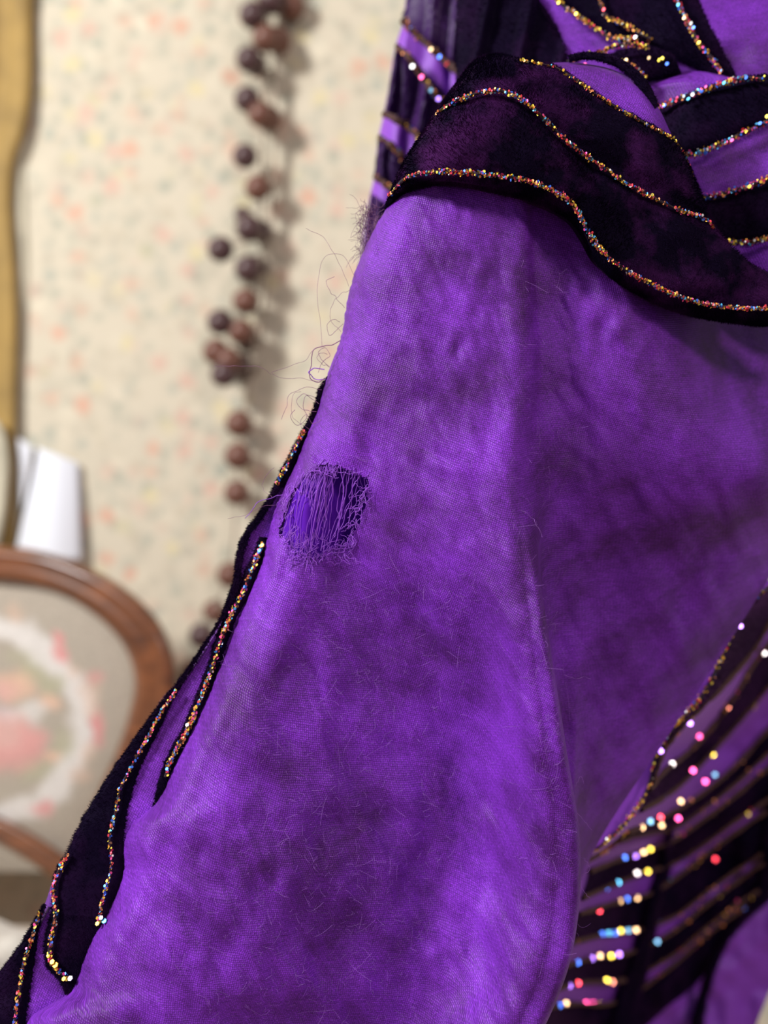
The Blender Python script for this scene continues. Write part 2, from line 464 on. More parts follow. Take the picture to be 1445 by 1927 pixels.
def bead_mesh(mat):
    nr, ns = 14, 20
    V = []; 
    for i in range(nr):
        th = math.pi * (0.07 + 0.86 * i / (nr - 1))
        r = math.sin(th); z = math.cos(th) * 0.97
        for j in range(ns):
            a = 2 * math.pi * j / ns
            V.append((r * math.cos(a), r * math.sin(a), z))
    Fc = [[i * ns + j, i * ns + (j + 1) % ns, (i + 1) * ns + (j + 1) % ns, (i + 1) * ns + j] for i in range(nr - 1) for j in range(ns)]
    # the drilled hole goes inwards at both poles
    for i, top in ((0, 1), (nr - 1, -1)):
        st = len(V)
        for j in range(ns):
            a = 2 * math.pi * j / ns
            V.append((0.16 * math.cos(a), 0.16 * math.sin(a), top * 0.45))
        Fc += [[i * ns + j, i * ns + (j + 1) % ns, st + (j + 1) % ns, st + j] for j in range(ns)]
        Fc.append([st + j for j in range(ns)])
    return V, Fc
bm_ = {}
loc0 = np.array(gar.location)
for px, py, r, kd, D in beads:
    if kd not in bm_:
        V, Fc = bead_mesh(None)
        o = mesh_obj('bead', V, Fc, M['bead' + kd], gar); bm_[kd] = o
    else:
        o = bm_[kd].copy(); COL.objects.link(o)
    o.parent = gar
    o.location = tuple(W(px, py, min(D + 0.006, 1.0195)) - loc0)
    rr = 1.26 * D * r / F
    o.scale = (rr, rr, rr)
    o.rotation_euler = (random.uniform(-.5, .5), random.uniform(-.6, .6), random.uniform(0, 6))
g = Geo()
tubes(g, [W([520, 508, 500, 497, 495, 492, 490, 480, 470, 452, 448, 446, 440, 432, 404, 380, 366], [-260, 0, 90, 200, 300, 400, 520, 620, 720, 797, 858, 927, 1010, 1082, 1150, 1196, 1262], 1.008) - loc0], [0.0016], 5)
tubes(g, [W([540, 528, 518, 515, 512, 508, 500, 490, 472], [-260, 0, 120, 240, 360, 480, 560, 640, 700], 1.014) - loc0], [0.0016], 5)
for px, py, r, kd, D in beads:
    if px < 480 or D < 1.0:
        tubes(g, [W([px, (px + 497) / 2, 497], [py, py - 12, py - 22], [D, 1.0, 1.008]) - loc0], [0.0008], 4)
g.build('string', M['string'], gar)

# ------------------------------------------------------------------ carved chair
def wood_mat():
    m, nt, b = newmat('polished_brown_wood')
    tc = N(nt, 'ShaderNodeTexCoord')
    mp = N(nt, 'ShaderNodeMapping'); mp.inputs['Scale'].default_value = (9, 9, 30)
    nt.links.new(tc.outputs['Object'], mp.inputs[0])
    nz = N(nt, 'ShaderNodeTexNoise', i_Scale=2.5, i_Detail=5.0, i_Distortion=1.2); nt.links.new(mp.outputs[0], nz.inputs['Vector'])
    nt.links.new(ramp(nt, nz.outputs['Fac'], [(0.3, (0.085, 0.030, 0.014)), (0.7, (0.27, 0.090, 0.030))]), b.inputs['Base Color'])
    b.inputs['Roughness'].default_value = 0.33
    b.inputs['Coat Weight'].default_value = 0.2
    return m
M['wood'] = wood_mat()
chair = empty('chair', 'carved wooden chair with arched back and rose needlepoint upholstery', 'chair', (-0.36, 0.85, 0))
c0 = np.array(chair.location)
CX = -70.0
def chD(px): return 0.905 - 0.00012 * (np.asarray(px, float) - CX)
ccurve = [(-70, 1055), (0, 1060), (60, 1067), (120, 1085), (180, 1115), (230, 1152), (266, 1193), (288, 1243), (294, 1290), (283, 1350), (260, 1420), (222, 1500), (185, 1575), (150, 1635)]
rails = [(p, q) for p, q in ccurve]
def sweep(geo, pts2, wid, dep, D_off=0.0, closed=False, n=80, bevel=0.35):
    P = resample(pts2, n)
    T = np.gradient(P, axis=0); T /= np.linalg.norm(T, axis=1)[:, None]
    Nn = np.stack([-T[:, 1], T[:, 0]], -1)
    prof = [(-1, -.35), (-.72, -.92), (-.25, -1), (0.0, -.84), (.25, -1), (.72, -.92), (1, -.35), (1, .8), (.8, 1), (-.8, 1), (-1, .8)]
    rows = []
    for a, b in prof:
        wd = wid * (1 + 0.22 * np.clip((np.abs(P[:, 0] - CX) - 200) / 130, 0, 1)); px = P[:, 0] + Nn[:, 0] * a * wd / 2; py = P[:, 1] + Nn[:, 1] * a * wd / 2
        rows.append(W(px, py, chD(px) + D_off + b * dep / 2))
    G = np.stack(rows, 1) - c0
    k = len(prof)
    Fc = [[i * k + j, i * k + (j + 1) % k, (i + 1) * k + (j + 1) % k, (i + 1) * k + j] for i in range(n - 1) for j in range(k)]
    Fc += [list(range(k)), [(n - 1) * k + j for j in range(k - 1, -1, -1)]]
    geo.add(G.reshape(-1, 3), Fc)
mirror = lambda pts: [(2 * CX - p, q) for p, q in pts][::-1]
g = Geo(); sweep(g, mirror(ccurve)[:-1] + ccurve, 66, 0.040, n=150); g.build('back_frame', M['wood'], chair)
g = Geo(); sweep(g, [(-70, 1532), (0, 1562), (60, 1596), (120, 1640), (160, 1680)], 48, 0.034, n=40)
sweep(g, mirror([(-70, 1532), (0, 1562), (60, 1596), (120, 1640), (160, 1680)]), 48, 0.034, n=40)
g.build('back_rail', M['wood'], chair)
# upholstered back pad with its printed needlepoint
yt = np.array([1075, 1090, 1115, 1150, 1195, 1245, 1290, 1350, 1420, 1500, 1575, 1640])
xr_ = np.array([30, 90, 160, 210, 245, 266, 270, 260, 238, 205, 170, 135])
ny, nx = 190, 220
ys = np.linspace(1075, 1640, ny); xr = np.interp(ys, yt, xr_)
s = np.linspace(-1, 1, nx)
PX = CX + s[None] * (xr[:, None] - CX); PY = np.broadcast_to(ys[:, None], PX.shape)
bulge = 0.014 * (1 - np.abs(s[None]) ** 4) * (1 - np.abs((ys[:, None] - 1350) / 285) ** 4)
Gp = W(PX, PY, chD(PX) + 0.004 - bulge) - c0
colr = np.ones(PX.shape + (3,)) * np.array([0.43, 0.375, 0.305])
nzx = PX + 9 * vnoise(PX / 26, PY / 26, 5); nzy = PY + 9 * vnoise(PX / 26, PY / 26, 8)
def blob(cx, cy, rx, ry, c, k=1.0, rot=0.0, soft=0.45):
    a = math.radians(rot); dx = nzx - cx; dy = nzy - cy
    u = (dx * math.cos(a) + dy * math.sin(a)) / rx; v = (-dx * math.sin(a) + dy * math.cos(a)) / ry
    d = np.sqrt(u * u + v * v)
    f = np.clip((1 + soft - d) / (2 * soft), 0, 1)[..., None] * k
    colr[:] = colr * (1 - f) + np.array(c) * f
WHT = (0.74, 0.70, 0.66); PNK = (0.72, 0.30, 0.29); ROS = (0.74, 0.42, 0.38); GRN = (0.46, 0.45, 0.29); PCH = (0.78, 0.50, 0.36); LIL = (0.60, 0.53, 0.54)
ang = [(-70, 1180), (10, 1182), (40, 1190), (62, 1215), (92, 1235), (118, 1262), (142, 1290), (155, 1330), (158, 1370), (150, 1410), (128, 1440), (118, 1475), (90, 1500), (50, 1520), (0, 1535), (-70, 1540)]
for p, q in resample(ang, 30):
    blob(p, q, 24, 22, WHT, 0.75); blob(2 * CX - p, q, 24, 22, WHT, 0.75)
for sgn in (1, -1):
    X = lambda p: CX + sgn * (p - CX)
    for p, q, rx, ry, c, k in ((60, 1265, 26, 20, GRN, .7), (95, 1290, 22, 22, GRN, .6), (40, 1235, 30, 14, GRN, .4), (118, 1400, 16, 34, GRN, .5), (70, 1450, 34, 20, GRN, .5), (-30, 1440, 30, 14, GRN, .5),
                               (30, 1290, 34, 26, PCH, .8), (10, 1300, 22, 18, ROS, .7), (90, 1322, 18, 14, PCH, .8), (62, 1335, 22, 16, WHT, .7), (10, 1345, 26, 18, LIL, .8), (40, 1352, 34, 16, WHT, .6),
                               (10, 1390, 60, 44, ROS, .85), (60, 1400, 30, 34, PNK, .6), (0, 1430, 50, 26, PNK, .55), (-70, 1390, 50, 50, ROS, .8), (100, 1425, 18, 12, PCH, .7)):
        blob(X(p), q, rx, ry, c, k)
    for p, q, rx, ry, rot, k in ((103, 1203, 16, 9, 65, .9), (113, 1230, 18, 14, 40, .9), (178, 1275, 14, 11, 0, .5), (188, 1365, 14, 26, 0, .9), (184, 1395, 14, 16, 0, .6), (80, 1520, 20, 14, 0, .8)):
        blob(X(p), q, rx, ry, PNK, k, rot)
    for p, q in ((168, 1300), (172, 1330), (165, 1420), (150, 1460), (30, 1150), (140, 1262)):
        blob(X(p), q, 16, 18, PCH, .35)
m, nt, b = newmat('needlepoint_upholstery')
vc = N(nt, 'ShaderNodeVertexColor'); vc.layer_name = 'print'
tc = N(nt, 'ShaderNodeTexCoord'); ck = N(nt, 'ShaderNodeTexNoise', i_Scale=420.0); nt.links.new(tc.outputs['Object'], ck.inputs['Vector'])
nt.links.new(mixc(nt, 1.0, vc.outputs[0], ramp(nt, ck.outputs['Fac'], [(0.3, (0.85,) * 3), (0.7, (1.1,) * 3)]), 'MULTIPLY'), b.inputs['Base Color'])
b.inputs['Roughness'].default_value = 0.9
M['needle'] = m
mesh_obj('back_pad', Gp.reshape(-1, 3), grid_faces(ny, nx), m, chair, col=colr.reshape(-1, 3))
# seat, rails and legs below
def seat_slab(name, z0, z1, inset, mat, dome=0.0):
    ny_, nx_ = 26, 30
    xs = np.linspace(-1, 1, nx_); ys_ = np.linspace(0, 1, ny_)
    X_, Y_ = np.meshgrid(xs, ys_)
    xw = (0.25 - 0.03 * Y_ - inset) * X_ - 0.36 + 0.0
    yw = 0.47 + inset + Y_ * (0.41 - 2 * inset)
    top = z1 + dome * (1 - np.abs(X_) ** 3) * (1 - np.abs(2 * Y_ - 1) ** 3)
    G = np.stack([xw, yw, top], -1).reshape(-1, 3); Bt = G.copy(); Bt[:, 2] = z0
    n = nx_ * ny_; Fc = grid_faces(ny_, nx_)
    per = list(range(nx_)) + [i * nx_ + nx_ - 1 for i in range(1, ny_)] + [(ny_ - 1) * nx_ + k for k in range(nx_ - 2, -1, -1)] + [i * nx_ for i in range(ny_ - 2, 0, -1)]
    rim = [[per[i], per[(i + 1) % len(per)], n + per[(i + 1) % len(per)], n + per[i]] for i in range(len(per))]
    return mesh_obj(name, np.concatenate([G, Bt]) - c0, Fc.tolist() + (Fc[:, ::-1] + n).tolist() + rim, mat, chair, smooth=None)
seat_slab('seat_frame', 0.395, 0.44, 0.0, M['wood'])
M['seat'] = cloth_mat('beige_seat_upholstery', (0.74, 0.63, 0.51), 22.0, 0.9, 0.1)
seat_slab('seat', 0.44, 0.462, 0.012, M['seat'], 0.022)
def leg(x0, y0, x1, y1, z0, z1, r0, r1):
    g = Geo(); t = np.linspace(0, 1, 16)
    sw = 0.018 * np.sin(t * math.pi * 1.6)
    P = np.stack([x0 + (x1 - x0) * t + sw * np.sign(x0 + 0.36), y0 + (y1 - y0) * t - sw * np.sign(0.68 - y0) * -1, z0 + (z1 - z0) * t], -1) - c0
    tubes(g, [P], [r0 + (r1 - r0) * t], 10)
    k = g.n; g.F += [list(range(10)), list(range(k - 1, k - 11, -1))]; g.M += [0, 0]
    return g.build('leg', M['wood'], chair)
leg(-0.58, 0.50, -0.60, 0.48, 0.40, 0.0, 0.026, 0.016); leg(-0.14, 0.50, -0.12, 0.48, 0.40, 0.0, 0.026, 0.016)
for sx in (-1, 1):
    g = Geo(); t = np.linspace(0, 1, 20)
    P = np.stack([-0.36 + sx * (0.235 - 0.02 * t), 0.875 + 0.02 * np.sin(t * 3.0) + 0.05 * np.clip(t - 0.6, 0, 1), 0.56 * (1 - t)], -1) - c0
    tubes(g, [P], [0.019], 10)
    k = g.n; g.F += [list(range(10)), list(range(k - 1, k - 11, -1))]; g.M += [0, 0]
    g.build('leg', M['wood'], chair)
# white cloth lying on the seat
ny, nx = 60, 60
X_, Y_ = np.meshgrid(np.linspace(-0.50, -0.225, nx), np.linspace(0.52, 0.72, ny))
Z_ = 0.500 + 0.012 * fbm(X_ * 22, Y_ * 22, 4) + 0.012 + 0.03 * np.exp(-((X_ + 0.31) / 0.07) ** 2)
clo = mesh_obj('cloth', np.concatenate([np.stack([X_, Y_, Z_], -1).reshape(-1, 3), np.stack([X_, Y_, Z_ - 0.004], -1).reshape(-1, 3)]),
               grid_faces(ny, nx).tolist() + (grid_faces(ny, nx)[:, ::-1] + nx * ny).tolist(), cloth_mat('white_cloth', (0.85, 0.80, 0.72), 12.0))
tag(clo, 'crumpled off-white cloth lying on the seat of the carved chair', 'cloth')

# ------------------------------------------------------------------ the dress
dress = empty('dress', 'purple dress with dark velvet scrolls, glitter trim and a torn frayed sleeve', 'dress', (0.0, 0.25, CAMZ))
d0 = np.array(dress.location)
def dpart(name, V, Fc, mats, parent=None, **kw):
    o = mesh_obj(name, np.asarray(V) - d0, Fc, mats, parent or dress, **kw)
    return o
def gpart(geo, name, mats, parent=None, smooth=True):
    V = np.concatenate(geo.V) - d0
    return mesh_obj(name, V, geo.F, mats, parent or dress, geo.M, smooth)

def weave_uv(px, py, D, rot, step=3.95, arc=False):
    a = math.radians(rot)
    if arc:
        dx = np.sqrt((np.diff(px, axis=1) * D[:, 1:] / 0.25) ** 2 + (np.diff(D, axis=1) * 8000) ** 2)
        cs_ = np.concatenate([np.zeros((px.shape[0], 1)), np.cumsum(dx, 1)], 1)
        m0 = int(np.argmin(np.abs(uu - 0.45)))
        px = (px[:, m0:m0 + 1] + cs_ - cs_[:, m0:m0 + 1]); x = px
    else:
        x = px * D / 0.25
    x = x + 8 * vnoise(px / 230.0, py / 230.0, 11); y = py * D / 0.25 + 10 * vnoise(px / 260.0, py / 260.0, 12)
    return np.stack([(x * math.cos(a) + y * math.sin(a)) / step, (-x * math.sin(a) + y * math.cos(a)) / (step * 0.92)], -1)

# --- sleeve: one cloth from the rolled hem, over the bright crest, into the shaded fold
XL = [(280, 812), (330, 775), (360, 750), (392, 727), (460, 690), (500, 672), (560, 655), (640, 640), (700, 618), (735, 609), (772, 598), (819, 578), (877, 555), (920, 535), (960, 518), (1000, 507), (1025, 501), (1070, 490),
      (1120, 470), (1165, 450), (1225, 428), (1280, 405), (1340, 380), (1400, 350), (1450, 325), (1490, 308), (1520, 285), (1550, 250), (1580, 236), (1634, 234), (1674, 223), (1726, 200), (1755, 181),
      (1810, 156), (1850, 141), (1870, 128), (1890, 95), (1910, 62), (1940, 44), (2000, 20), (2100, -40)]
TS = [0, .035, .10, .3, .52, .78, .945, 1.0]
ROWS = {  # y: (ridge x, depths in mm at TS, then (x, depth) beyond the ridge)
    280: (1000, [262, 256, 252.5, 250, 249.5, 250, 251, 253.5], [(1050, 257), (1150, 265), (1280, 280), (1420, 300), (1560, 318)]),
    500: (1012, [263, 257, 253, 249.0, 248.0, 248.0, 249.0, 252], [(1060, 254.5), (1130, 254.5), (1200, 261), (1330, 289), (1560, 312)]),
    700: (1022, [262.5, 257, 253, 248.5, 247.0, 246.5, 247.5, 251.5], [(1065, 254.5), (1150, 254), (1280, 261), (1385, 281), (1560, 300)]),
    900: (1000, [262, 257, 253.5, 250.5, 247.0, 244.0, 245, 249], [(1045, 256), (1130, 258.5), (1290, 262), (1440, 272), (1560, 294)]),
    1050: (1010, [261, 256, 253, 253, 249.5, 243.5, 242.5, 247], [(1020, 258), (1100, 267), (1240, 274), (1380, 288), (1470, 305)]),
    1200: (1032, [260, 255, 251.5, 252.5, 253.5, 247.5, 240.5, 246], [(1032, 262), (1090, 272), (1190, 280), (1300, 291), (1378, 305)]),
    1400: (1064, [258, 251, 247.5, 249.5, 254, 253, 240.5, 245.5], [(1055, 266), (1085, 275), (1130, 284), (1190, 293), (1247, 303)]),
    1600: (1092, [256, 249, 244.5, 246, 251.5, 254.5, 242.5, 246], [(1070, 268), (1075, 277), (1085, 286), (1100, 293), (1118, 300)]),
    1800: (1075, [254, 247, 242.5, 244, 249.5, 252.5, 242, 246.5], [(1052, 268), (1050, 277), (1048, 286), (1046, 293), (1044, 300)]),
    2100: (940, [250, 243, 239, 241.5, 247, 250.5, 242, 246], [(920, 268), (916, 277), (914, 286), (912, 293), (910, 300)]),
}
ykeys = sorted(ROWS)
def row_table(y):
    rx = hint(ykeys, [ROWS[k][0] for k in ykeys], y)
    ds = hint(ykeys, [ROWS[k][1] for k in ykeys], y)
    amp = np.interp(y, [300, 800, 1200, 2100], [1.15, 1.2, 1.55, 1.6])[:, None]
    ds[:, 3:] = 249.5 + (ds[:, 3:] - 249.5) * amp
    wr = np.interp(y, [880, 1080], [0, 1]); ds[:, 7] = ds[:, 7] * (1 - wr) + (ds[:, 6] + 3.0) * wr
    cs = hint(ykeys, [ROWS[k][2] for k in ykeys], y)
    xl = hint([a for a, _ in XL], [b for _, b in XL], y)
    return rx, ds, cs, xl
UK = np.array([-0.07, -0.03] + TS + [1.045, 1.12, 1.28, 1.48, 1.70])
def sleeve_ctrl(y):
    rx, ds, cs, xl = row_table(y)
    nrow = len(y)
    X_ = np.empty((nrow, len(UK))); D_ = np.empty_like(X_)
    X_[:, 0] = xl + 26; D_[:, 0] = ds[:, 0] + 7.5
    X_[:, 1] = xl + 5; D_[:, 1] = ds[:, 0] + 3.8
    for i, t in enumerate(TS):
        X_[:, 2 + i] = xl + (rx - xl) * t; D_[:, 2 + i] = ds[:, i]
    for i in range(5):
        X_[:, 10 + i] = cs[:, i, 0]; D_[:, 10 + i] = cs[:, i, 1]
    return X_, D_
def wrinkle(px, py):
    """small creases of worn cloth, millimetres"""
    a = math.radians(62)
    along = px * math.cos(a) + py * math.sin(a); across = -px * math.sin(a) + py * math.cos(a)
    w = 0.75 * fbm(along / 150.0, across / 46.0, 21, 3)
    w += 0.30 * fbm(px / 34.0, py / 60.0, 25, 2) * (0.4 + 0.6 * np.clip(vnoise(px / 120.0, py / 120.0, 29) + 0.4, 0, 1))
    # individual crinkles: (x, y, length, width, angle, depth)
    for cx, cy, L, wd, an, dp in CRINKLES:
        r = math.radians(an); u = (px - cx) * math.cos(r) + (py - cy) * math.sin(r); v = -(px - cx) * math.sin(r) + (py - cy) * math.cos(r)
        wd2 = wd * 1.5; w = w + 0.5 * dp * np.exp(-(u / (L * 0.8)) ** 2) * (np.exp(-(v / wd2) ** 2) - 0.7 * np.exp(-((v - 1.8 * wd2) / wd2) ** 2))
    return w
CRINKLES = [(815, 490, 34, 9, 75, 1.0), (835, 525, 30, 8, 70, .9), (925, 520, 40, 9, 110, .9), (900, 585, 34, 9, 105, .8), (865, 655, 28, 8, 110, 1.1), (720, 470, 40, 10, 100, .6),
            (1060, 560, 60, 10, 105, .9), (1100, 560, 50, 9, 110, .9), (1140, 610, 50, 10, 115, .9), (1190, 620, 44, 9, 120, .9), (1230, 670, 40, 9, 125, .8), (1120, 690, 44, 10, 110, .8),
            (1000, 640, 90, 14, 95, 1.0), (1010, 800, 80, 12, 95, .9), (950, 900, 70, 12, 88, .7), (700, 720, 60, 12, 80, .8), (690, 830, 50, 9, 85, .9), (840, 860, 40, 8, 20, .6),
            (640, 1110, 70, 12, 62, 1.0), (700, 1180, 80, 14, 70, .9), (760, 1090, 60, 12, 75, .8), (560, 1230, 80, 12, 118, .7), (650, 1330, 80, 14, 100, .8), (740, 1400, 90, 14, 98, .8),
            (620, 1560, 90, 16, 118, .9), (520, 1640, 90, 16, 122, .9), (690, 1700, 100, 16, 105, .9), (800, 1600, 90, 14, 95, .8), (440, 1780, 90, 16, 120, .8), (600, 1820, 80, 14, 112, .8),
            (1150, 1100, 90, 14, 80, .8), (1230, 1200, 100, 14, 118, .8), (1290, 1130, 90, 12, 115, .7), (1330, 1000, 90, 14, 110, .7), (1160, 1330, 80, 12, 120, .7), (1250, 900, 80, 14, 60, .6),
            (880, 1060, 60, 14, 70, .5), (430, 1450, 60, 12, 60, .5), (380, 1600, 50, 10, 30, .5), (1000, 1750, 80, 14, 100, .6), (900, 1850, 80, 14, 110, .6)]
nr, nc = 540, 430
yv = np.linspace(285, 2090, nr)
uu = np.concatenate([np.linspace(-0.07, 0.0, 14)[:-1], np.linspace(0, 0.12, 50)[:-1], np.linspace(.12, .86, 190)[:-1], np.linspace(.86, 1.06, 80)[:-1], np.linspace(1.06, 1.7, 101)])
nc = len(uu)
Xc, Dc = sleeve_ctrl(yv)
SX = hint(UK, Xc.T, uu).T; SD = hint(UK, Dc.T, uu).T
SY = np.broadcast_to(yv[:, None], SX.shape).copy()
fade = np.clip((uu - 0.0) / 0.05, 0, 1)[None]
SD = SD + wrinkle(SX, SY) * fade
# fold of the hem just above the tear, and thread-scale unevenness of the rolled edge
SX += (1.2 * vnoise(SY / 7.0, SX / 40.0, 31)) * (np.abs(uu)[None] < 0.03)
SD /= 1000.0
SG = W(SX, SY, SD)
HOLE = [(604, 872), (640, 878), (668, 893), (696, 904), (690, 940), (676, 980), (660, 1014), (648, 1030), (622, 1032), (598, 1050), (560, 1046), (538, 1018), (526, 1004), (534, 965), (548, 930), (560, 912), (580, 892)]
fc = grid_faces(nr, nc)
cx = SX.ravel()[fc].mean(1); cy = SY.ravel()[fc].mean(1)
uf = np.broadcast_to(uu[None], SX.shape).ravel()[fc].mean(1)
jx = 5 * vnoise(cx / 5.0, cy / 9.0, 41)
hole = inside(cx + jx, cy + 4 * vnoise(cx / 4.0, cy / 6.0, 43), HOLE) & (uf > 0.0)
sleeve = dpart('sleeve', SG.reshape(-1, 3), fc[~hole], M['weave'], uv=weave_uv(SX, SY, SD, 14, arc=True).reshape(-1, 2))
SN = grid_normals(SG)
def on_sleeve(px, py):
    """sleeve depth (m) on its front face"""
    px = np.atleast_1d(np.asarray(px, float)); py = np.atleast_1d(np.asarray(py, float))
    r = np.clip(np.searchsorted(yv, py), 0, nr - 1)
    out = np.empty(len(px))
    for i in range(len(px)):
        row = SX[r[i], 13:]
        out[i] = SD[r[i], 13 + int(np.argmin(np.abs(row - px[i])))]
    return out
# lining behind the tear
LX, LY = np.meshgrid(np.linspace(490, 760, 50), np.linspace(820, 1110, 50))
LD = 0.2592 + 0.00006 * np.clip(LX - 550, 0, 200) + 0.0006 * fbm(LX / 50, LY / 70, 3, 2)
LDl = np.clip((LX - hint([a for a, _ in XL], [b for _, b in XL], LY)) / 40, 0, 1)
LX2 = np.maximum(LX, hint([a for a, _ in XL], [b for _, b in XL], LY) + 24)
LD = on_sleeve(LX2.ravel(), LY.ravel()).reshape(LX.shape) + 0.0011 + 0.00007 * np.clip(LX2 - 575, 0, 90) + 0.0003 * fbm(LX / 50, LY / 70, 3, 2)
tag(dpart('lining', W(LX2, LY, LD).reshape(-1, 3), grid_faces(50, 50), M['lining'], sleeve), 'smooth blue-violet lining seen through the torn hole')

def wander(p0, p1, n, amp, seed, sag=0.0):
    t = np.linspace(0, 1, n)
    P = np.outer(1 - t, p0) + np.outer(t, p1)
    d = np.array(p1[:2], float) - np.array(p0[:2], float); L = np.linalg.norm(d) + 1e-6; nn = np.array([-d[1], d[0]]) / L
    w = amp * (vnoise(t * 2.2 + seed, t * 0 + seed * 1.7) + 0.28 * vnoise(t * 7 + seed * 3, t * 0 + 2.2) + 0.10 * vnoise(t * 16 + seed * 5, t * 0 + 4.2)) * np.clip(t * 5, 0, 1)
    P[:, 0] += nn[0] * w; P[:, 1] += nn[1] * w + sag * t * t
    return P
def px2w(P): return W(P[:, 0], P[:, 1], P[:, 2])
# frayed warp threads hanging in the tear
g = Geo(); lines = []; rad = []
topc = resample([(548, 916), (575, 888), (606, 870), (640, 878), (668, 894), (690, 908)], 120)
topc = np.concatenate([topc, topc[2:66]])
for i in range(len(topc)):
    p = topc[i] + (RNG.normal(0, 2.0, 2) if i >= 120 else 0); f = (i if i < 120 else i - 118) / 119.0
    end = np.array([np.interp(f, [0, .5, .8, 1], [522, 575, 640, 668]), np.interp(f, [0, .45, .75, 1], [1000, 1048, 1020, 985])])
    end = end + RNG.normal(0, 11, 2)
    if RNG.random() < np.interp(f, [0, .45, .6, 1], [.05, .1, .5, .78]): continue
    k = 1.0 if RNG.random() < 0.72 - 0.45 * f else RNG.uniform(0.25, 0.95)
    e = p + (end - p) * k
    dz = RNG.uniform(-0.0012, 0.0025)
    D0 = on_sleeve(p[0], p[1] - 8)[0] + 0.0002; D1 = on_sleeve(e[0] - 6, e[1])[0] if k > .95 else 0.2535
    P = wander((p[0], p[1] - 5, D0), (e[0], e[1], D1 + 0.0006), 22, RNG.uniform(3, 13), i * 1.37)
    P[:, 2] += dz * np.sin(np.linspace(0, math.pi, 22))
    lines.append(px2w(P)); rad.append(RNG.uniform(0.00006, 0.00012))
# tangled ends at the lower lip and along the right lip
for i in range(110):
    if i < 70:
        p = np.array([RNG.uniform(535, 665), RNG.uniform(1028, 1062)]); e = p + np.array([RNG.normal(-4, 22), RNG.uniform(-46, 34)])
    elif i < 95:
        f = RNG.random(); p = np.array([np.interp(f, [0, 1], [694, 655]), np.interp(f, [0, 1], [905, 1025])]); e = p + np.array([RNG.uniform(-30, 6), RNG.uniform(4, 34)])
    else:
        p = np.array([RNG.uniform(560, 650), RNG.uniform(872, 890)]); e = p + np.array([RNG.normal(0, 26), RNG.uniform(-10, 22)])
    D0 = on_sleeve(p[0], p[1])[0] - 0.0001
    P = wander((p[0], p[1], D0), (e[0], e[1], min(D0, on_sleeve(e[0], e[1])[0]) - RNG.uniform(0.0001, 0.0016)), 16, RNG.uniform(0.12, 0.45) * np.hypot(*(e - p)), i * 2.1 + 300)
    lines.append(px2w(P)); rad.append(RNG.uniform(0.000045, 0.00008))
rimp = resample(HOLE + HOLE[:1], 260, smooth=False); cen = np.array([610.0, 965.0])
for p in rimp:
    if RNG.random() < np.interp(p[0], [520, 600, 640, 700], [.35, .45, .72, .8]): continue
    inw = cen - p; inw /= np.linalg.norm(inw)
    p0 = p - inw * RNG.uniform(3, 12) + RNG.normal(0, 2, 2)
    e = p0 + inw * RNG.uniform(6, 17) + RNG.normal(0, 7, 2)
    D0 = on_sleeve(p0[0], p0[1])[0] - 0.00012
    P = wander((p0[0], p0[1], D0), (e[0], e[1], D0 - RNG.uniform(-.0004, 0.0005)), 9, RNG.uniform(0.08, 0.3) * np.hypot(*(e - p0)), p[0] * .37 + p[1])
    lines.append(px2w(P)); rad.append(RNG.uniform(0.00005, 0.0001))
tubes(g, lines, rad, 4)
tag(gpart(g, 'frayed_thread', M['thread'], sleeve), 'loose frayed purple threads hanging across the torn hole', kind='stuff')
# lint and fuzz standing on the cloth
g = Geo(); lines = []; rad = []
nf = 3200
for i in range(nf):
    if i < 2200: px, py = RNG.normal(610, 190), RNG.uniform(1080, 1927)
    elif i < 2700: px, py = RNG.uniform(640, 1060), RNG.uniform(420, 1200)
    else: px, py = RNG.normal(1030, 25) , RNG.uniform(500, 1800)
    r = int(np.clip(np.searchsorted(yv, py), 0, nr - 1)); row = SX[r]
    if px < row[16] + 4 or px > 1090: continue
    c = 13 + int(np.argmin(np.abs(row[13:] - px)))
    if inside(np.array(px), np.array(py), HOLE): continue
    P0 = SG[r, c]; nv = SN[r, c]
    a = RNG.uniform(0, 2 * math.pi); tg = np.array([math.cos(a), 0, math.sin(a)]); L = RNG.uniform(0.0004, 0.0019) * (1.9 if RNG.random() < 0.08 else 1)
    t = np.linspace(0, 1, 6)[:, None]
    cv = RNG.normal(0, 1.1, 3)
    lines.append(P0 + tg * t * L + nv * (0.00012 + 0.35 * L * np.sin(t * math.pi * RNG.uniform(0.5, 1.0)) * RNG.uniform(0.15, 1.0)) + cv * t * t * L * 0.8); rad.append(RNG.uniform(0.000012, 0.000024))
tubes(g, lines, rad, 3)
tag(gpart(g, 'surface_fuzz', M['fuzz'], sleeve), 'pale lilac lint fibres standing on the worn cloth', kind='stuff')
# curly stray threads beyond the left edge
def stray(pts, r=0.00005, mat='stray', D=0.2585, seed=0):
    P = resample([(a, b, D) for a, b in pts], 44)
    P[:, 0] += 1.6 * vnoise(np.arange(44) / 4.0, np.zeros(44), seed); P[:, 1] += 1.6 * vnoise(np.arange(44) / 4.0, np.ones(44), seed + 3)
    P[:, 2] += 0.0012 * vnoise(np.arange(44) / 9.0, np.zeros(44) + .5, seed + 7)
    g = Geo(); tubes(g, [px2w(P)], [r], 4)
    return gpart(g, 'stray_thread', M[mat], sleeve)
stray([(655, 540), (640, 500), (625, 470), (600, 440), (575, 430)], 0.00004, seed=1)
stray([(668, 520), (640, 478), (615, 480), (600, 520), (598, 570), (605, 620), (606, 650)], 0.00004, seed=2)
stray([(640, 640), (620, 650), (592, 658), (585, 690), (584, 712), (600, 720), (612, 712)], 0.00011, seed=3)
stray([(612, 715), (590, 712), (582, 700), (590, 694), (610, 695)], 0.00012, 'thread', seed=4)
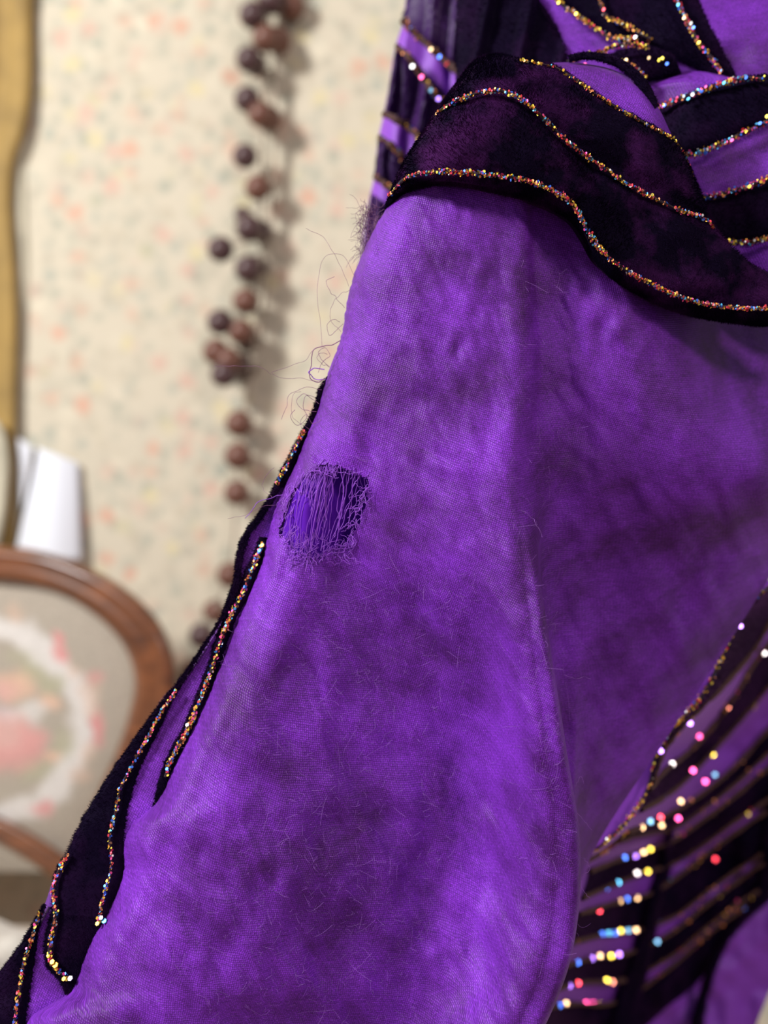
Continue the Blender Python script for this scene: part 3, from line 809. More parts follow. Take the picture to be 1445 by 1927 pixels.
stray([(610, 722), (590, 715), (560, 712), (530, 710), (510, 704), (540, 690), (575, 676), (590, 660)], 0.00004, seed=5)
stray([(510, 704), (490, 692), (450, 690), (405, 688)], 0.00004, seed=6)
stray([(606, 735), (580, 728), (560, 735), (545, 742), (538, 770), (530, 790)], 0.00005, seed=7)
stray([(600, 760), (575, 745), (570, 760), (575, 790), (560, 800), (548, 780), (555, 772)], 0.00006, seed=8)
stray([(596, 775), (570, 770), (558, 756), (568, 742), (590, 748)], 0.00006, seed=9)
stray([(600, 700), (608, 680), (620, 668), (612, 655), (598, 662), (604, 676), (620, 690)], 0.00006, seed=10)
stray([(622, 690), (604, 684), (596, 672), (604, 664), (616, 668)], 0.00005, seed=11)
stray([(645, 610), (632, 622), (620, 632), (616, 614), (628, 602), (640, 606)], 0.00005, seed=12)
stray([(650, 580), (632, 560), (620, 545), (614, 530), (628, 520)], 0.00005, seed=13)
stray([(660, 545), (640, 555), (626, 575), (622, 600), (640, 625)], 0.00004, seed=14)
stray([(532, 930), (508, 938), (486, 946), (472, 962), (462, 975)], 0.00007, 'thread', seed=15)
stray([(520, 950), (490, 955), (470, 966), (450, 972), (428, 976)], 0.00004, seed=16)
stray([(512, 935), (495, 920), (505, 890), (515, 880)], 0.00004, seed=17)
stray([(606, 790), (590, 796), (575, 780), (566, 800), (574, 815)], 0.00005, seed=18)
stray([(340, 1290), (312, 1305), (300, 1320), (295, 1330)], 0.00004, D=0.262, seed=19)
stray([(590, 812), (570, 800), (555, 790), (548, 760), (552, 742), (566, 736)], 0.00004, seed=20)
# fibres caught on the crest of the fold
for k, pts in enumerate([[(1062, 1270), (1085, 1278), (1100, 1274), (1110, 1277)], [(1030, 1180), (1045, 1172), (1042, 1190)], [(1082, 1480), (1094, 1462), (1098, 1474)], [(1086, 1530), (1100, 1545), (1112, 1562)],
                         [(1090, 1610), (1104, 1622), (1108, 1640), (1098, 1644)], [(1090, 1650), (1100, 1680), (1110, 1690)], [(980, 960), (1002, 975), (1020, 1010)], [(1006, 1080), (1010, 1110), (1024, 1128)]]):
    stray(pts, 0.00004, 'fuzz', D=0.243, seed=30 + k)

# --- glitter trims: a dark cord carrying flakes
def hexflake(c, n, r, el=1.0):
    n = n / (np.linalg.norm(n) + 1e-12)
    a = np.cross(n, [0.2, 0.3, 0.93]); a /= np.linalg.norm(a) + 1e-12; b = np.cross(n, a)
    an = np.arange(6) * math.pi / 3 + RNG.uniform(0, 1)
    return c + r * (np.cos(an)[:, None] * a * el + np.sin(an)[:, None] * b)
def glint_n(c, lamp=None):
    c = np.asarray(c); l = np.array(lamp or KEY) - c; v = np.array([0, 0, CAMZ]) - c
    h = l / np.linalg.norm(l) + v / np.linalg.norm(v)
    return h / np.linalg.norm(h)
def trim(P3, parent, r=0.00042, dens=1.0, flr=0.00048, cord=True, glint=0.12, fuzzy=0, weights=None, spread=1.0):
    """P3: (k,3) array of (px,py,D)"""
    k = max(12, int(np.linalg.norm(np.diff(np.asarray(P3)[:, :2], axis=0), axis=1).sum() / 5))
    P = resample(P3, k); Wp = px2w(P)
    g = Geo()
    rr = r * (1 + 0.35 * vnoise(np.arange(k) / 2.0, np.zeros(k), int(P[0, 0]) % 40))
    if cord: tubes(g, [Wp], [rr * (0.72 if r < 0.00065 else 1.0)], 7, 0)
    L = np.linalg.norm(np.diff(Wp, axis=0), axis=1).sum()
    nfl = int(L / flr * 4.4 * dens)
    T = np.gradient(Wp, axis=0); T /= np.linalg.norm(T, axis=1)[:, None]
    clump = vnoise(np.arange(k) / 5.0, np.zeros(k), int(P[0, 1]) % 37)
    for i in range(nfl):
        f = RNG.uniform(0, k - 1.001); j = int(f); q = f - j
        if RNG.random() > 0.72 + 0.5 * clump[j]: continue
        c = Wp[j] * (1 - q) + Wp[j + 1] * q
        toc = np.array([0, 0, CAMZ]) - c; toc /= np.linalg.norm(toc)
        side = np.cross(T[j], toc)
        a = RNG.uniform(-1.25, 1.25)
        out = math.cos(a) * toc + math.sin(a) * side
        c = c + out * r * RNG.uniform(0.7, 1.35) * spread + side * RNG.normal(0, 0.3) * r
        nn = glint_n(c) + RNG.normal(0, .22, 3) if RNG.random() < glint * 0.6 else out + RNG.normal(0, 0.55, 3)
        V = hexflake(c, nn, flr * RNG.uniform(0.48, 0.95), RNG.uniform(0.6, 1.0))
        g.add(V, [[0, 1, 2, 3, 4, 5]], 1 + int(RNG.choice(9, p=FW if weights is None else weights)))
    if fuzzy:
        n = int(fuzzy); j = RNG.integers(0, k, n)
        blades(g, Wp[j], RNG.normal(0, 1, (n, 3)) + np.array([0, -.5, 0]), RNG.uniform(.0005, .0012, n), 0.00004, mi=0)
    return tag(gpart(g, 'glitter_trim', [M['cord' if r > 0.00065 else 'dark_cord']] + FM[:9], parent, smooth=False), kind='stuff')
SEQ = {}
def sequin(px, py, D, c, parent, r=0.0011, rnd=0.10, lamp=None, sharp=False):
    """one sequin: a thin hexagonal flake with a rim, turned so that it catches the lamp"""
    C = W(px, py, D).reshape(3)
    nn = glint_n(C, lamp) + RNG.normal(0, rnd, 3); nn /= np.linalg.norm(nn)
    g = Geo(); V = hexflake(np.zeros(3), nn, r)
    g.add(np.concatenate([V, V * 0.86 + nn * r * 0.12, V - nn * r * 0.12]), [[6, 7, 8, 9, 10, 11]] + [[i, (i + 1) % 6, 6 + (i + 1) % 6, 6 + i] for i in range(6)] + [[12 + i, 12 + (i + 1) % 6, (i + 1) % 6, i] for i in range(6)] + [[17, 16, 15, 14, 13, 12]])
    o = mesh_obj('sequin', np.concatenate(g.V), g.F, (FS if sharp else FM)[FI[c]], parent, smooth=False)
    o.location = tuple(C - d0)
    return o

# --- velvet patch lofted between two outlines over a base depth function
def patch(A, B, dfun, parent, off=0.0010, n=120, m=14, pile=0, plen=0.0008, name='velvet_patch', nap=(-0.3, 0, -1.0), pleat=None, lab=None, mat='velvet_black', edge=5):
    A = resample(A, n); B = resample(B, n)
    s = np.linspace(0, 1, m)
    P = A[:, None] * (1 - s[None, :, None]) + B[:, None] * s[None, :, None]
    rag = 1.6 * vnoise(np.arange(n)[:, None] / 1.3 + 0 * s[None], 5 * s[None] + np.zeros((n, 1)), int(A[0, 0]) % 29)
    P[:, :, 0] += rag; 
    prof = 1 - np.abs(2 * s - 1) ** edge
    D = dfun(P[..., 0], P[..., 1]) - off * (0.12 + 0.88 * prof[None])
    D = D - 0.00012 * fbm(P[..., 0] / 30, P[..., 1] / 30, 3, 2)
    if pleat is not None: D = D - pleat(P[..., 0], P[..., 1])
    G = W(P[..., 0], P[..., 1], D)
    g = Geo(); g.add(G.reshape(-1, 3), grid_faces(n, m), 0)
    if pile:
        i = RNG.uniform(0, n - 1.001, pile); j = RNG.uniform(0, m - 1.001, pile)
        k = pile // 6
        j[:k] = 0.02; j[k:2 * k] = m - 1.02
        i0 = i.astype(int); j0 = j.astype(int); fi = (i - i0)[:, None]; fj = (j - j0)[:, None]
        R = (G[i0, j0] * (1 - fi) + G[i0 + 1, j0] * fi) * (1 - fj) + (G[i0, j0 + 1] * (1 - fi) + G[i0 + 1, j0 + 1] * fi) * fj
        NN = grid_normals(G)[i0, j0]
        dr = NN * 0.9 + np.array(nap) * 0.5 + RNG.normal(0, 0.35, (pile, 3))
        U = G[i0, np.minimum(j0 + 1, m - 1)] - G[i0, j0]; U /= np.linalg.norm(U, axis=1)[:, None] + 1e-9
        dr[:k] = -U[:k] + RNG.normal(0, 0.4, (k, 3)); dr[k:2 * k] = U[k:2 * k] + RNG.normal(0, 0.4, (k, 3))
        blades(g, R, dr, RNG.uniform(0.6, 1.1, pile) * plen, 0.00005, mi=0)
    o = gpart(g, name, M[mat], parent)
    if lab: o['label'] = lab
    return o

# --- sleeve border at the left: purple cloth carrying velvet and glitter
OUT = [(640, 660), (612, 715), (605, 728), (591, 772), (566, 819), (538, 872), (511, 930), (483, 974), (461, 1004), (447, 1049), (441, 1093), (428, 1132), (415, 1166), (370, 1236), (340, 1278), (291, 1340), (249, 1398),
       (199, 1473), (158, 1540), (129, 1602), (105, 1644), (82, 1706), (50, 1761), (25, 1799), (0, 1834), (-50, 1900), (-130, 2000)]
OX = lambda y: hint([b for _, b in OUT], [a for a, _ in OUT], y)
HX = lambda y: hint([a for a, _ in XL], [b for _, b in XL], y)
def bD(px, py):
    px, py = np.broadcast_arrays(np.asarray(px, float), np.asarray(py, float))
    base = np.interp(py, [660, 900, 1200, 1500, 2000], [0.2640, 0.2638, 0.2612, 0.2578, 0.2520])
    d = np.clip(HX(py) - px, -60, 400)
    return base + np.where(d > 0, 1.0e-7 * d * d + 0.000006 * d, 0) + 0.00018 * fbm(px / 40, py / 70, 51, 2)
ny, nx = 360, 46
ys = np.linspace(662, 2000, ny); s = np.linspace(0, 1, nx)
PX = OX(ys)[:, None] * (1 - s[None]) + (HX(ys)[:, None] + 45) * s[None]; PY = np.broadcast_to(ys[:, None], PX.shape)
BD = bD(PX, PY)
# outer edge turns back
turn = np.clip(1 - s / 0.10, 0, 1)[None] ** 2
PXe = PX + 8 * turn * (s[None] < 0.03); BD = BD + 0.004 * turn
border = dpart('sleeve_border', W(PX, PY, BD).reshape(-1, 3), grid_faces(ny, nx), M['weave'], uv=weave_uv(PX, PY, BD, 30).reshape(-1, 2))
E = [(632, 690), (611, 740), (598, 785), (577, 822), (555, 877), (511, 946), (491, 979), (471, 1003), (461, 1034), (453, 1068), (452, 1095), (437, 1134), (400, 1193), (362, 1255), (334, 1300), (303, 1365), (266, 1440), (241, 1515), (232, 1573), (232, 1634), (222, 1674), (200, 1726)]
OUTA = [p for p in OUT if p[1] <= 1650][1:]
OUTA = [(p[0] - 2, p[1]) for p in OUTA] + [(100, 1680), (96, 1726)]
patch(OUTA, E, bD, border, 0.0010, 300, 14, 16000, 0.0009, lab='long dark velvet edging that widens downward')
patch([(96, 1722), (88, 1760), (84, 1795), (92, 1822), (112, 1842), (126, 1868)], [(206, 1722), (188, 1752), (162, 1805), (148, 1842), (138, 1860), (130, 1872)], bD, border, 0.0010, 70, 12, 5000, 0.0009)
patch([(84, 1700), (50, 1759), (25, 1797), (-2, 1832), (-50, 1900), (-110, 1990)], [(86, 1702), (74, 1740), (68, 1790), (58, 1845), (50, 1900), (40, 1990)], bD, border, 0.0010, 90, 12, 5000, 0.0009)
patch([(489, 1010), (484, 1022), (464, 1070), (448, 1112), (427, 1149), (406, 1203), (390, 1253), (377, 1290), (356, 1340), (344, 1369), (324, 1407), (308, 1440), (298, 1475), (288, 1519)],
      [(505, 1012), (503, 1024), (486, 1072), (470, 1116), (449, 1156), (428, 1210), (410, 1260), (396, 1296), (374, 1346), (361, 1376), (341, 1414), (326, 1446), (312, 1480), (292, 1522)], bD, border, 0.0009, 130, 8, 5000, 0.0008)
def lay(pts, dfun, off): 
    P = np.asarray(pts, float); return np.concatenate([P, (dfun(P[:, 0], P[:, 1]) - off)[:, None]], 1)
GW_L = np.array([.17, .14, .16, .17, .10, .10, .05, .03, .08])
trim(lay([(572, 808), (566, 822), (547, 858), (533, 888), (520, 912)], bD, .0016), border, 0.0004, 0.8, 0.00042)
trim(lay([(495, 1022), (492, 1028), (473, 1072), (458, 1112), (438, 1150), (416, 1204), (400, 1254), (387, 1291), (366, 1341), (354, 1370), (333, 1408), (318, 1440), (311, 1462)], bD, .0016), border, 0.00045, 1.15, 0.00047, glint=.2)
trim(lay([(332, 1299), (311, 1328), (274, 1394), (249, 1440), (228, 1480), (216, 1535), (206, 1582), (209, 1612), (208, 1640), (199, 1672), (191, 1704), (184, 1738)], bD, .0017), border, 0.00034, 0.9, 0.00044, glint=.2)
trim(lay([(128, 1606), (114, 1632), (103, 1660), (100, 1690), (104, 1720), (98, 1760), (93, 1790), (98, 1812), (113, 1830), (132, 1844)], bD, .0018), border, 0.00048, 1.1, 0.0005, glint=.25)
trim(lay([(76, 1716), (66, 1745), (55, 1780), (45, 1812), (40, 1838), (37, 1862), (32, 1888), (27, 1930), (20, 1990)], bD, .0017), border, 0.00045, 1.05, 0.0005, glint=.2)
for px, py, c, rr in ((190, 1727, 'silver', .0006), (196, 1733, 'cyan', .0007), (183, 1738, 'yellow', .0006), (104, 1816, 'gold', .0008), (98, 1810, 'yellow', .0007), (132, 1841, 'silver', .0007), (120, 1842, 'gold', .0006), (314, 1447, 'blue', .0005), (352, 1364, 'silver', .0005), (493, 1026, 'yellow', .0006), (488, 1036, 'blue', .0006)):
    sequin(px, py, bD(px, py) - 0.0025, c, border, rr, .03)

# --- velvet shoulder ruffle
RUF = [
 # back roll under the lower edge, lower edge, first glitter line, middle, second glitter line, middle, top edge, back roll
 [(735, 396, 268), (772, 366, 257), (845, 356, 252), (930, 368, 251), (1006, 388, 251.5), (1062, 416, 252.5), (1090, 452, 254), (1116, 497, 255), (1160, 535, 257), (1228, 572, 260), (1300, 596, 263), (1400, 612, 267), (1460, 613, 269), (1560, 610, 272)],
 [(724, 392, 262), (760, 355, 252), (840, 343, 247), (930, 357, 246), (1010, 377, 246.5), (1070, 407, 247.5), (1100, 446, 249), (1125, 491, 250), (1165, 527, 252), (1230, 564, 255), (1300, 590, 258), (1400, 606, 262), (1460, 607, 264), (1560, 604, 267)],
 [(730, 370, 258), (768, 333, 248), (830, 323, 243), (900, 327, 242), (970, 335, 242), (1040, 358, 243), (1080, 388, 244.5), (1104, 432, 246), (1136, 475, 247), (1178, 508, 248.5), (1242, 543, 251), (1310, 567, 254), (1400, 580, 257), (1560, 578, 262)],
 [(752, 318, 254), (790, 272, 246), (850, 250, 242), (910, 245, 241), (980, 265, 241.5), (1050, 305, 243), (1110, 355, 245), (1150, 405, 247.5), (1195, 440, 249), (1260, 470, 251), (1330, 495, 253), (1400, 518, 256), (1460, 530, 259), (1560, 540, 263)],
 [(805, 235, 256), (826, 210, 249), (857, 190, 245.5), (900, 175, 244), (942, 171, 243.5), (985, 189, 243.5), (1022, 222, 244.5), (1070, 267, 246), (1130, 312, 248), (1200, 357, 250), (1270, 392, 252), (1332, 416, 256), (1374, 476, 260), (1462, 548, 266)],
 [(845, 180, 260), (862, 157, 254), (893, 135, 250), (925, 130, 248), (975, 143, 247.5), (1020, 165, 247.5), (1060, 195, 247), (1110, 236, 247), (1170, 280, 248), (1235, 320, 250), (1292, 350, 254), (1330, 404, 260), (1369, 469, 264), (1458, 540, 269)],
 [(872, 148, 266), (886, 122, 259), (912, 106, 255), (945, 104, 253), (1000, 117, 252), (1045, 127, 251.5), (1085, 152, 251.5), (1125, 180, 251.5), (1180, 214, 252), (1232, 242, 254), (1273, 268, 259), (1304, 332, 265), (1362, 462, 269), (1452, 534, 274)],
 [(884, 158, 272), (896, 136, 267), (916, 122, 264), (945, 118, 263), (998, 130, 262), (1040, 142, 262), (1078, 166, 262), (1116, 194, 262), (1172, 228, 263), (1222, 256, 265), (1256, 284, 270), (1286, 340, 275), (1346, 474, 279), (1440, 548, 284)],
]
nl = 14
R = np.array(RUF, float)
a_ = np.linspace(0, len(RUF) - 1, 110); b_ = np.linspace(0, nl - 1, 300)
R1 = hint(np.arange(len(RUF)), R, a_); R2 = hint(np.arange(nl), R1.transpose(1, 0, 2), b_).transpose(1, 0, 2)
R2[..., 2] += 0.5 * fbm(R2[..., 0] / 60, R2[..., 1] / 60, 61, 2)
RG = W(R2[..., 0], R2[..., 1], R2[..., 2] / 1000)
ruffle = dpart('shoulder_ruffle', RG.reshape(-1, 3), grid_faces(110, 300), M['velvet'])
RNn = grid_normals(RG)
npile = 60000
ii = RNG.uniform(8, 101, npile); jj = RNG.uniform(0, 298.9, npile)
kk = 6000; ii[:kk] = RNG.uniform(9, 18, kk)
i0 = ii.astype(int); j0 = jj.astype(int); fi = (ii - i0)[:, None]; fj = (jj - j0)[:, None]
root = (RG[i0, j0] * (1 - fi) + RG[i0 + 1, j0] * fi) * (1 - fj) + (RG[i0, j0 + 1] * (1 - fi) + RG[i0 + 1, j0 + 1] * fi) * fj
pxy = R2[i0, j0]
na = 3.0 * fbm(pxy[:, 0] / 55, pxy[:, 1] / 55, 71, 2)
nap = np.stack([np.cos(na) * 0.8 - 0.1, -0.1 + 0 * na, np.sin(na) * 0.8 - 0.3], -1)
dirs = RNn[i0, j0] * 0.85 + nap * 0.75 + RNG.normal(0, 0.25, (npile, 3))
dirs[:kk] = RNn[i0[:kk], j0[:kk]] * 0.6 + np.array([0, 0, -1.0]) + RNG.normal(0, 0.3, (kk, 3))
g = Geo(); blades(g, root, dirs, RNG.uniform(0.0004, 0.00095, npile), 0.00005)
tag(gpart(g, 'velvet_pile', M['pile'], ruffle), 'soft upstanding pile of the dark velvet', kind='stuff')
def rline(idx, off=0.0012, j0_=0.0, j1_=13.0):
    P = hint(np.arange(nl), R[idx], np.linspace(j0_, j1_, 60)); P[:, 2] = P[:, 2] / 1000 - off
    return P
trim(rline(2), ruffle, 0.00046, 1.35, 0.00045, glint=.18)
trim(rline(4, .0012, 0.6, 11.3), ruffle, 0.00044, 1.1, 0.00046, glint=.2)
trim(rline(6, .0012, 3.6, 11.0), ruffle, 0.00034, 0.75, 0.00045, glint=.22, weights=np.array([.30, .15, .28, .08, .04, .04, .02, .02, .07]))

# --- bodice behind the ruffle (top of the frame)
def boD(px, py):
    px, py = np.broadcast_arrays(np.asarray(px, float), np.asarray(py, float))
    return 0.302 + 0.00004 * (1150 - px) * (px < 1150) - 0.00003 * (px - 1150) * (px > 1150) - 0.00010 * np.clip(py - 20, -200, 300) * 0.4 + 0.0015 * fbm(px / 120, py / 90, 81, 2)
ny, nx = 90, 120
PX, PY = np.meshgrid(np.linspace(866, 1640, nx), np.linspace(-260, 330, ny))
bod = dpart('bodice', W(PX, PY, boD(PX, PY)).reshape(-1, 3), grid_faces(ny, nx), M['weave'], uv=weave_uv(PX, PY, boD(PX, PY), -8).reshape(-1, 2))
pl = lambda px, py: 0.004 * np.clip(np.sin(px / 13.0 + py / 60.0), 0, 1) ** 3
patch([(862, -200), (862, -20), (860, 60), (860, 110), (862, 170)], [(985, -200), (1008, -10), (1040, 40), (1062, 92), (1080, 170)], boD, bod, 0.004, 100, 40, 6000, 0.0012, pleat=pl)
patch([(1005, -200), (1048, -6), (1082, 24), (1115, 47), (1150, 70), (1200, 84), (1290, 118), (1372, 160)], [(1230, -200), (1308, -10), (1325, 30), (1343, 66), (1358, 96), (1372, 120), (1385, 145), (1400, 175)], boD, bod, 0.0035, 110, 30, 9000, 0.0012)
patch([(1068, 104), (1100, 98), (1150, 104), (1195, 128), (1222, 160), (1240, 200)], [(1072, 116), (1104, 112), (1150, 122), (1186, 146), (1206, 176), (1222, 210)], lambda a, b: 0.2655 - 0.00003 * (a - 1100), bod, 0.001, 60, 8, 1800, 0.0007)
patch([(1130, 108), (1180, 92), (1222, 88), (1270, 104)], [(1200, 146), (1215, 150), (1240, 148), (1282, 136)], lambda a, b: boD(a, b) - .006, bod, 0.003, 50, 12, 3000, 0.0011)
q = lambda pts, off=.006: lay(pts, boD, off)
WG = np.array([.27, .13, .28, .08, .04, .04, .02, .03, .11])
trim(q([(1000, -120), (1045, -2), (1085, 28), (1115, 50), (1150, 70), (1200, 72)]), bod, 0.0006, 1.0, 0.00052, glint=.16, weights=WG)
trim(q([(1120, -120), (1128, 0), (1140, 30), (1170, 44), (1200, 60), (1226, 74)]), bod, 0.0006, 0.9, 0.00052, glint=.1, weights=WG)
trim(q([(1230, -120), (1270, -4), (1288, 30), (1308, 70), (1330, 100), (1345, 118), (1356, 136)]), bod, 0.0006, 1.1, 0.00055, glint=.2)
trim(q([(1066, 116), (1100, 106), (1130, 98), (1152, 88), (1180, 83), (1222, 88)], .013), bod, 0.0006, 1.0, 0.00052, glint=.1, weights=WG)
trim(q([(1160, 112), (1195, 128), (1215, 146)], .012), bod, 0.0006, 1.0, 0.00052, glint=.1, weights=WG)
for px, py, c in ((1051, 5, 'gold'), (1084, 26, 'yellow'), (1136, 18, 'red'), (1195, 70, 'silver'), (1100, 121, 'pink'), (1176, 122, 'violet'), (1240, 113, 'yellow'), (1246, 110, 'yellow'), (1255, 120, 'blue'), (1178, 113, 'tan'), (1197, 139, 'tan'), (1221, 109, 'tan'), (1276, 9, 'cyan'), (1305, 52, 'blue'), (1300, 44, 'silver'), (1287, 34, 'tan'), (1315, 80, 'gold')):
    sequin(px, py, boD(px, py) - 0.0135, c, bod, 0.0006)
# fold of cloth rising between ruffle and yoke
P_ = np.array([[(1040, 118, 268), (1085, 118, 268), (1150, 130, 266), (1200, 158, 264), (1236, 198, 263), (1262, 250, 265)],
               [(1040, 128, 264), (1088, 130, 262), (1150, 146, 260), (1196, 176, 259), (1230, 216, 259), (1262, 266, 262)],
               [(1040, 150, 263), (1080, 160, 261), (1130, 190, 259.5), (1180, 222, 259), (1220, 250, 259.5), (1258, 285, 262)],
               [(1030, 190, 270), (1070, 200, 268), (1115, 230, 266), (1165, 260, 266), (1205, 290, 266), (1240, 320, 268)]], float)
Q1 = hint(np.arange(4), P_, np.linspace(0, 3, 40)); Q2 = hint(np.arange(6), Q1.transpose(1, 0, 2), np.linspace(0, 5, 80)).transpose(1, 0, 2)
dpart('cloth_fold', W(Q2[..., 0], Q2[..., 1], Q2[..., 2] / 1000).reshape(-1, 3), grid_faces(40, 80), M['weave'], uv=weave_uv(Q2[..., 0], Q2[..., 1], Q2[..., 2] / 1000, 35).reshape(-1, 2))

# --- striped yoke at the right
def yD(px, py):
    px, py = np.broadcast_arrays(np.asarray(px, float), np.asarray(py, float))
    return 0.281 - 0.00003 * np.clip(px - 1250, 0, 260) + 0.004 * np.exp(-((px - 1240) / 40) ** 2) + 0.0008 * fbm(px / 70, py / 70, 91, 2)
P_t = resample([(1150, 250), (1200, 170), (1232, 148), (1290, 134), (1350, 138), (1410, 150), (1470, 160), (1620, 180)], 90)
ny = 80
yy = np.linspace(0, 1, ny)
PX = np.broadcast_to(P_t[None, :, 0], (ny, 90)); PY = P_t[None, :, 1] * (1 - yy[:, None]) + 575 * yy[:, None]
YD = yD(PX, PY) + 0.012 * np.clip(1 - yy[:, None] / 0.05, 0, 1) ** 2
yoke = dpart('striped_yoke', W(PX, PY, YD).reshape(-1, 3), grid_faces(ny, 90), M['weave'], uv=weave_uv(PX, PY, YD, -20).reshape(-1, 2))
patch([(1225, 206), (1242, 200), (1290, 180), (1350, 158), (1410, 144), (1470, 140), (1600, 140)], [(1262, 292), (1298, 292), (1340, 277), (1400, 250), (1445, 228), (1500, 200), (1600, 160)], yD, yoke, 0.0014, 90, 16, 7000, 0.0010, name='velvet_stripe')
patch([(1290, 378), (1327, 372), (1370, 364), (1420, 348), (1450, 336), (1510, 310), (1600, 270)], [(1330, 462), (1372, 456), (1410, 456), (1450, 446), (1500, 430), (1550, 415), (1600, 390)], yD, yoke, 0.0014, 90, 16, 7000, 0.0010, name='velvet_stripe')
for pts in ([(1236, 203), (1262, 193), (1290, 181), (1350, 160), (1408, 146), (1440, 150)], [(1290, 292), (1300, 291), (1340, 277), (1400, 250), (1445, 228), (1520, 190)],
            [(1318, 373), (1330, 371), (1370, 362), (1420, 346), (1450, 334), (1520, 305)], [(1362, 456), (1375, 455), (1410, 456), (1450, 446), (1520, 425)]):
    trim(lay(pts, yD, .0025), yoke, 0.00062, 1.25, 0.00052, glint=.24, weights=np.array([.14, .08, .14, .16, .14, .13, .10, .05, .06]))
for px, py, c in ((1295, 186, 'cyan'), (1303, 178, 'silver'), (1320, 172, 'blue'), (1362, 156, 'cyan'), (1404, 146, 'blue'), (1250, 198, 'blue'), (1377, 264, 'pink'), (1327, 288, 'blue'), (1430, 232, 'blue'), (1443, 219, 'yellow'), (1410, 351, 'yellow')):
    sequin(px, py, yD(px, py) - 0.0036, c, yoke, 0.0006)

# --- pleated back piece, blurred, left of the ruffle
def kD(px, py):
    px, py = np.broadcast_arrays(np.asarray(px, float), np.asarray(py, float))
    return 0.375 + 0.00012 * (820 - px) * 0.3 + 0.002 * np.sin((px + py * 0.12) / 9.0) * np.clip(vnoise(px / 40, py / 100, 95) + .8, 0, 1)
KB = [(-260, 800), (0, 764), (45, 758), (75, 748), (180, 729), (215, 722), (260, 712), (330, 705), (365, 697), (420, 688), (520, 676), (620, 668)]
ny, nx = 160, 60
ys = np.linspace(-250, 560, ny); s = np.linspace(0, 1, nx)
xb = hint([a for a, _ in KB], [b for _, b in KB], ys)
PX = xb[:, None] + s[None] * (960 - xb[:, None]); PY = np.broadcast_to(ys[:, None], PX.shape)
KDv = kD(PX, PY) + 0.014 * np.clip(1 - s[None] / 0.06, 0, 1) ** 2
sash = dpart('pleated_sash', W(PX, PY, KDv).reshape(-1, 3), grid_faces(ny, nx), M['soft'])
plk = lambda px, py: 0.0045 * np.clip(np.sin((px + py * 0.13) / 8.5 + 1.3 * vnoise(px / 50, py / 120, 97)), 0, 1) ** 2
def kp(A, B): patch(A, B, kD, sash, 0.003, 110, 30, 3500, 0.0013, name='velvet_stripe', pleat=plk, mat='crushed')
kp([(800, -240), (766, 0), (759, 44), (790, 72), (830, 108), (868, 140), (930, 190)], [(960, -240), (950, 0), (940, 44), (935, 80), (930, 100), (930, 140), (950, 200)])
kp([(746, 84), (768, 104), (790, 130), (820, 160), (850, 192), (880, 215)], [(722, 216), (745, 224), (765, 238), (785, 256), (800, 270), (840, 300)])
kp([(713, 258), (740, 280), (770, 305), (800, 330)], [(704, 332), (722, 346), (745, 366), (780, 400)])
kp([(697, 366), (716, 380), (740, 400), (770, 430)], [(680, 500), (700, 510), (730, 530), (760, 550)])
qk = lambda pts: lay(pts, kD, .009)
WB = np.array([.12, .02, .38, .04, .03, .03, .01, .01, .36])
for pts in ([(758, 38), (775, 58), (795, 76), (812, 92), (838, 116), (866, 140)], [(746, 86), (770, 108), (790, 138), (812, 168), (832, 192)], [(722, 214), (745, 225), (768, 240), (790, 262)], [(714, 258), (735, 272), (760, 298)], [(705, 332), (722, 345), (738, 358)], [(862, -60), (866, 0), (876, 40), (890, 80), (902, 100)]):
    trim(qk(pts), sash, 0.0011, 0.5, 0.0007, glint=.02, weights=WB)
for px, py, c in ((811, 93, 'tan'), (827, 107, 'blue'), (841, 120, 'red'), (776, 125, 'silver'), (793, 145, 'pink'), (811, 170, 'teal'), (825, 186, 'violet'), (900, 97, 'pink'), (869, 3, 'salmon'), (852, 131, 'tan')):
    sequin(px, py, kD(px, py) - 0.011, c, sash, 0.00085, rnd=.06)
# frayed edge of the sash by the sleeve head
g = Geo(); n = 260
c = np.stack([RNG.uniform(676, 712, n), RNG.uniform(385, 480, n)], -1)
lines = []; 
for k in range(n):
    P = wander((c[k, 0], c[k, 1], .266), (c[k, 0] + RNG.normal(-6, 12), c[k, 1] + RNG.normal(10, 22), .265), 8, 5, k * 1.1 + 900); lines.append(px2w(P))
tubes(g, lines, [0.00004] * n, 3)
tag(gpart(g, 'frayed_edge', M['stray'], sash), 'tangle of fine dark fibres at the edge', kind='stuff')

# --- skirt: pleated velvet stripes far behind, lower right
EA = [(1090, 1470), (1105, 1445), (1150, 1397), (1240, 1357), (1310, 1322), (1360, 1276), (1410, 1238), (1470, 1226), (1530, 1192), (1575, 1150), (1615, 1096), (1700, 1076), (1800, 1040), (1927, 985), (2060, 930)]
EX = lambda y: hint([a for a, _ in EA], [b for _, b in EA], y)
def sD(px, py):
    px, py = np.broadcast_arrays(np.asarray(px, float), np.asarray(py, float))
    qd = np.clip(px - EX(py), 0, 600)
    return 0.318 + 0.17 * (1 - np.exp(-qd / 75.0)) + 0.004 * fbm(px / 60, py / 60, 101, 2) * np.clip(qd / 80, 0, 1)
SB = [(1090, 1640), (1600, 1640), (1780, 1490), (1870, 1447), (1927, 1424), (2060, 1380)]
ny, nx = 150, 100
ys = np.linspace(1092, 2050, ny); s = np.linspace(0, 1, nx) ** 1.3
xa = EX(ys) - 75; xb = hint([a for a, _ in SB], [b for _, b in SB], ys)
PX = xa[:, None] * (1 - s[None]) + xb[:, None] * s[None]; PY = np.broadcast_to(ys[:, None], PX.shape)
SDv = sD(PX, PY)
skirt = dpart('skirt', W(PX, PY, SDv).reshape(-1, 3), grid_faces(ny, nx), M['soft'])
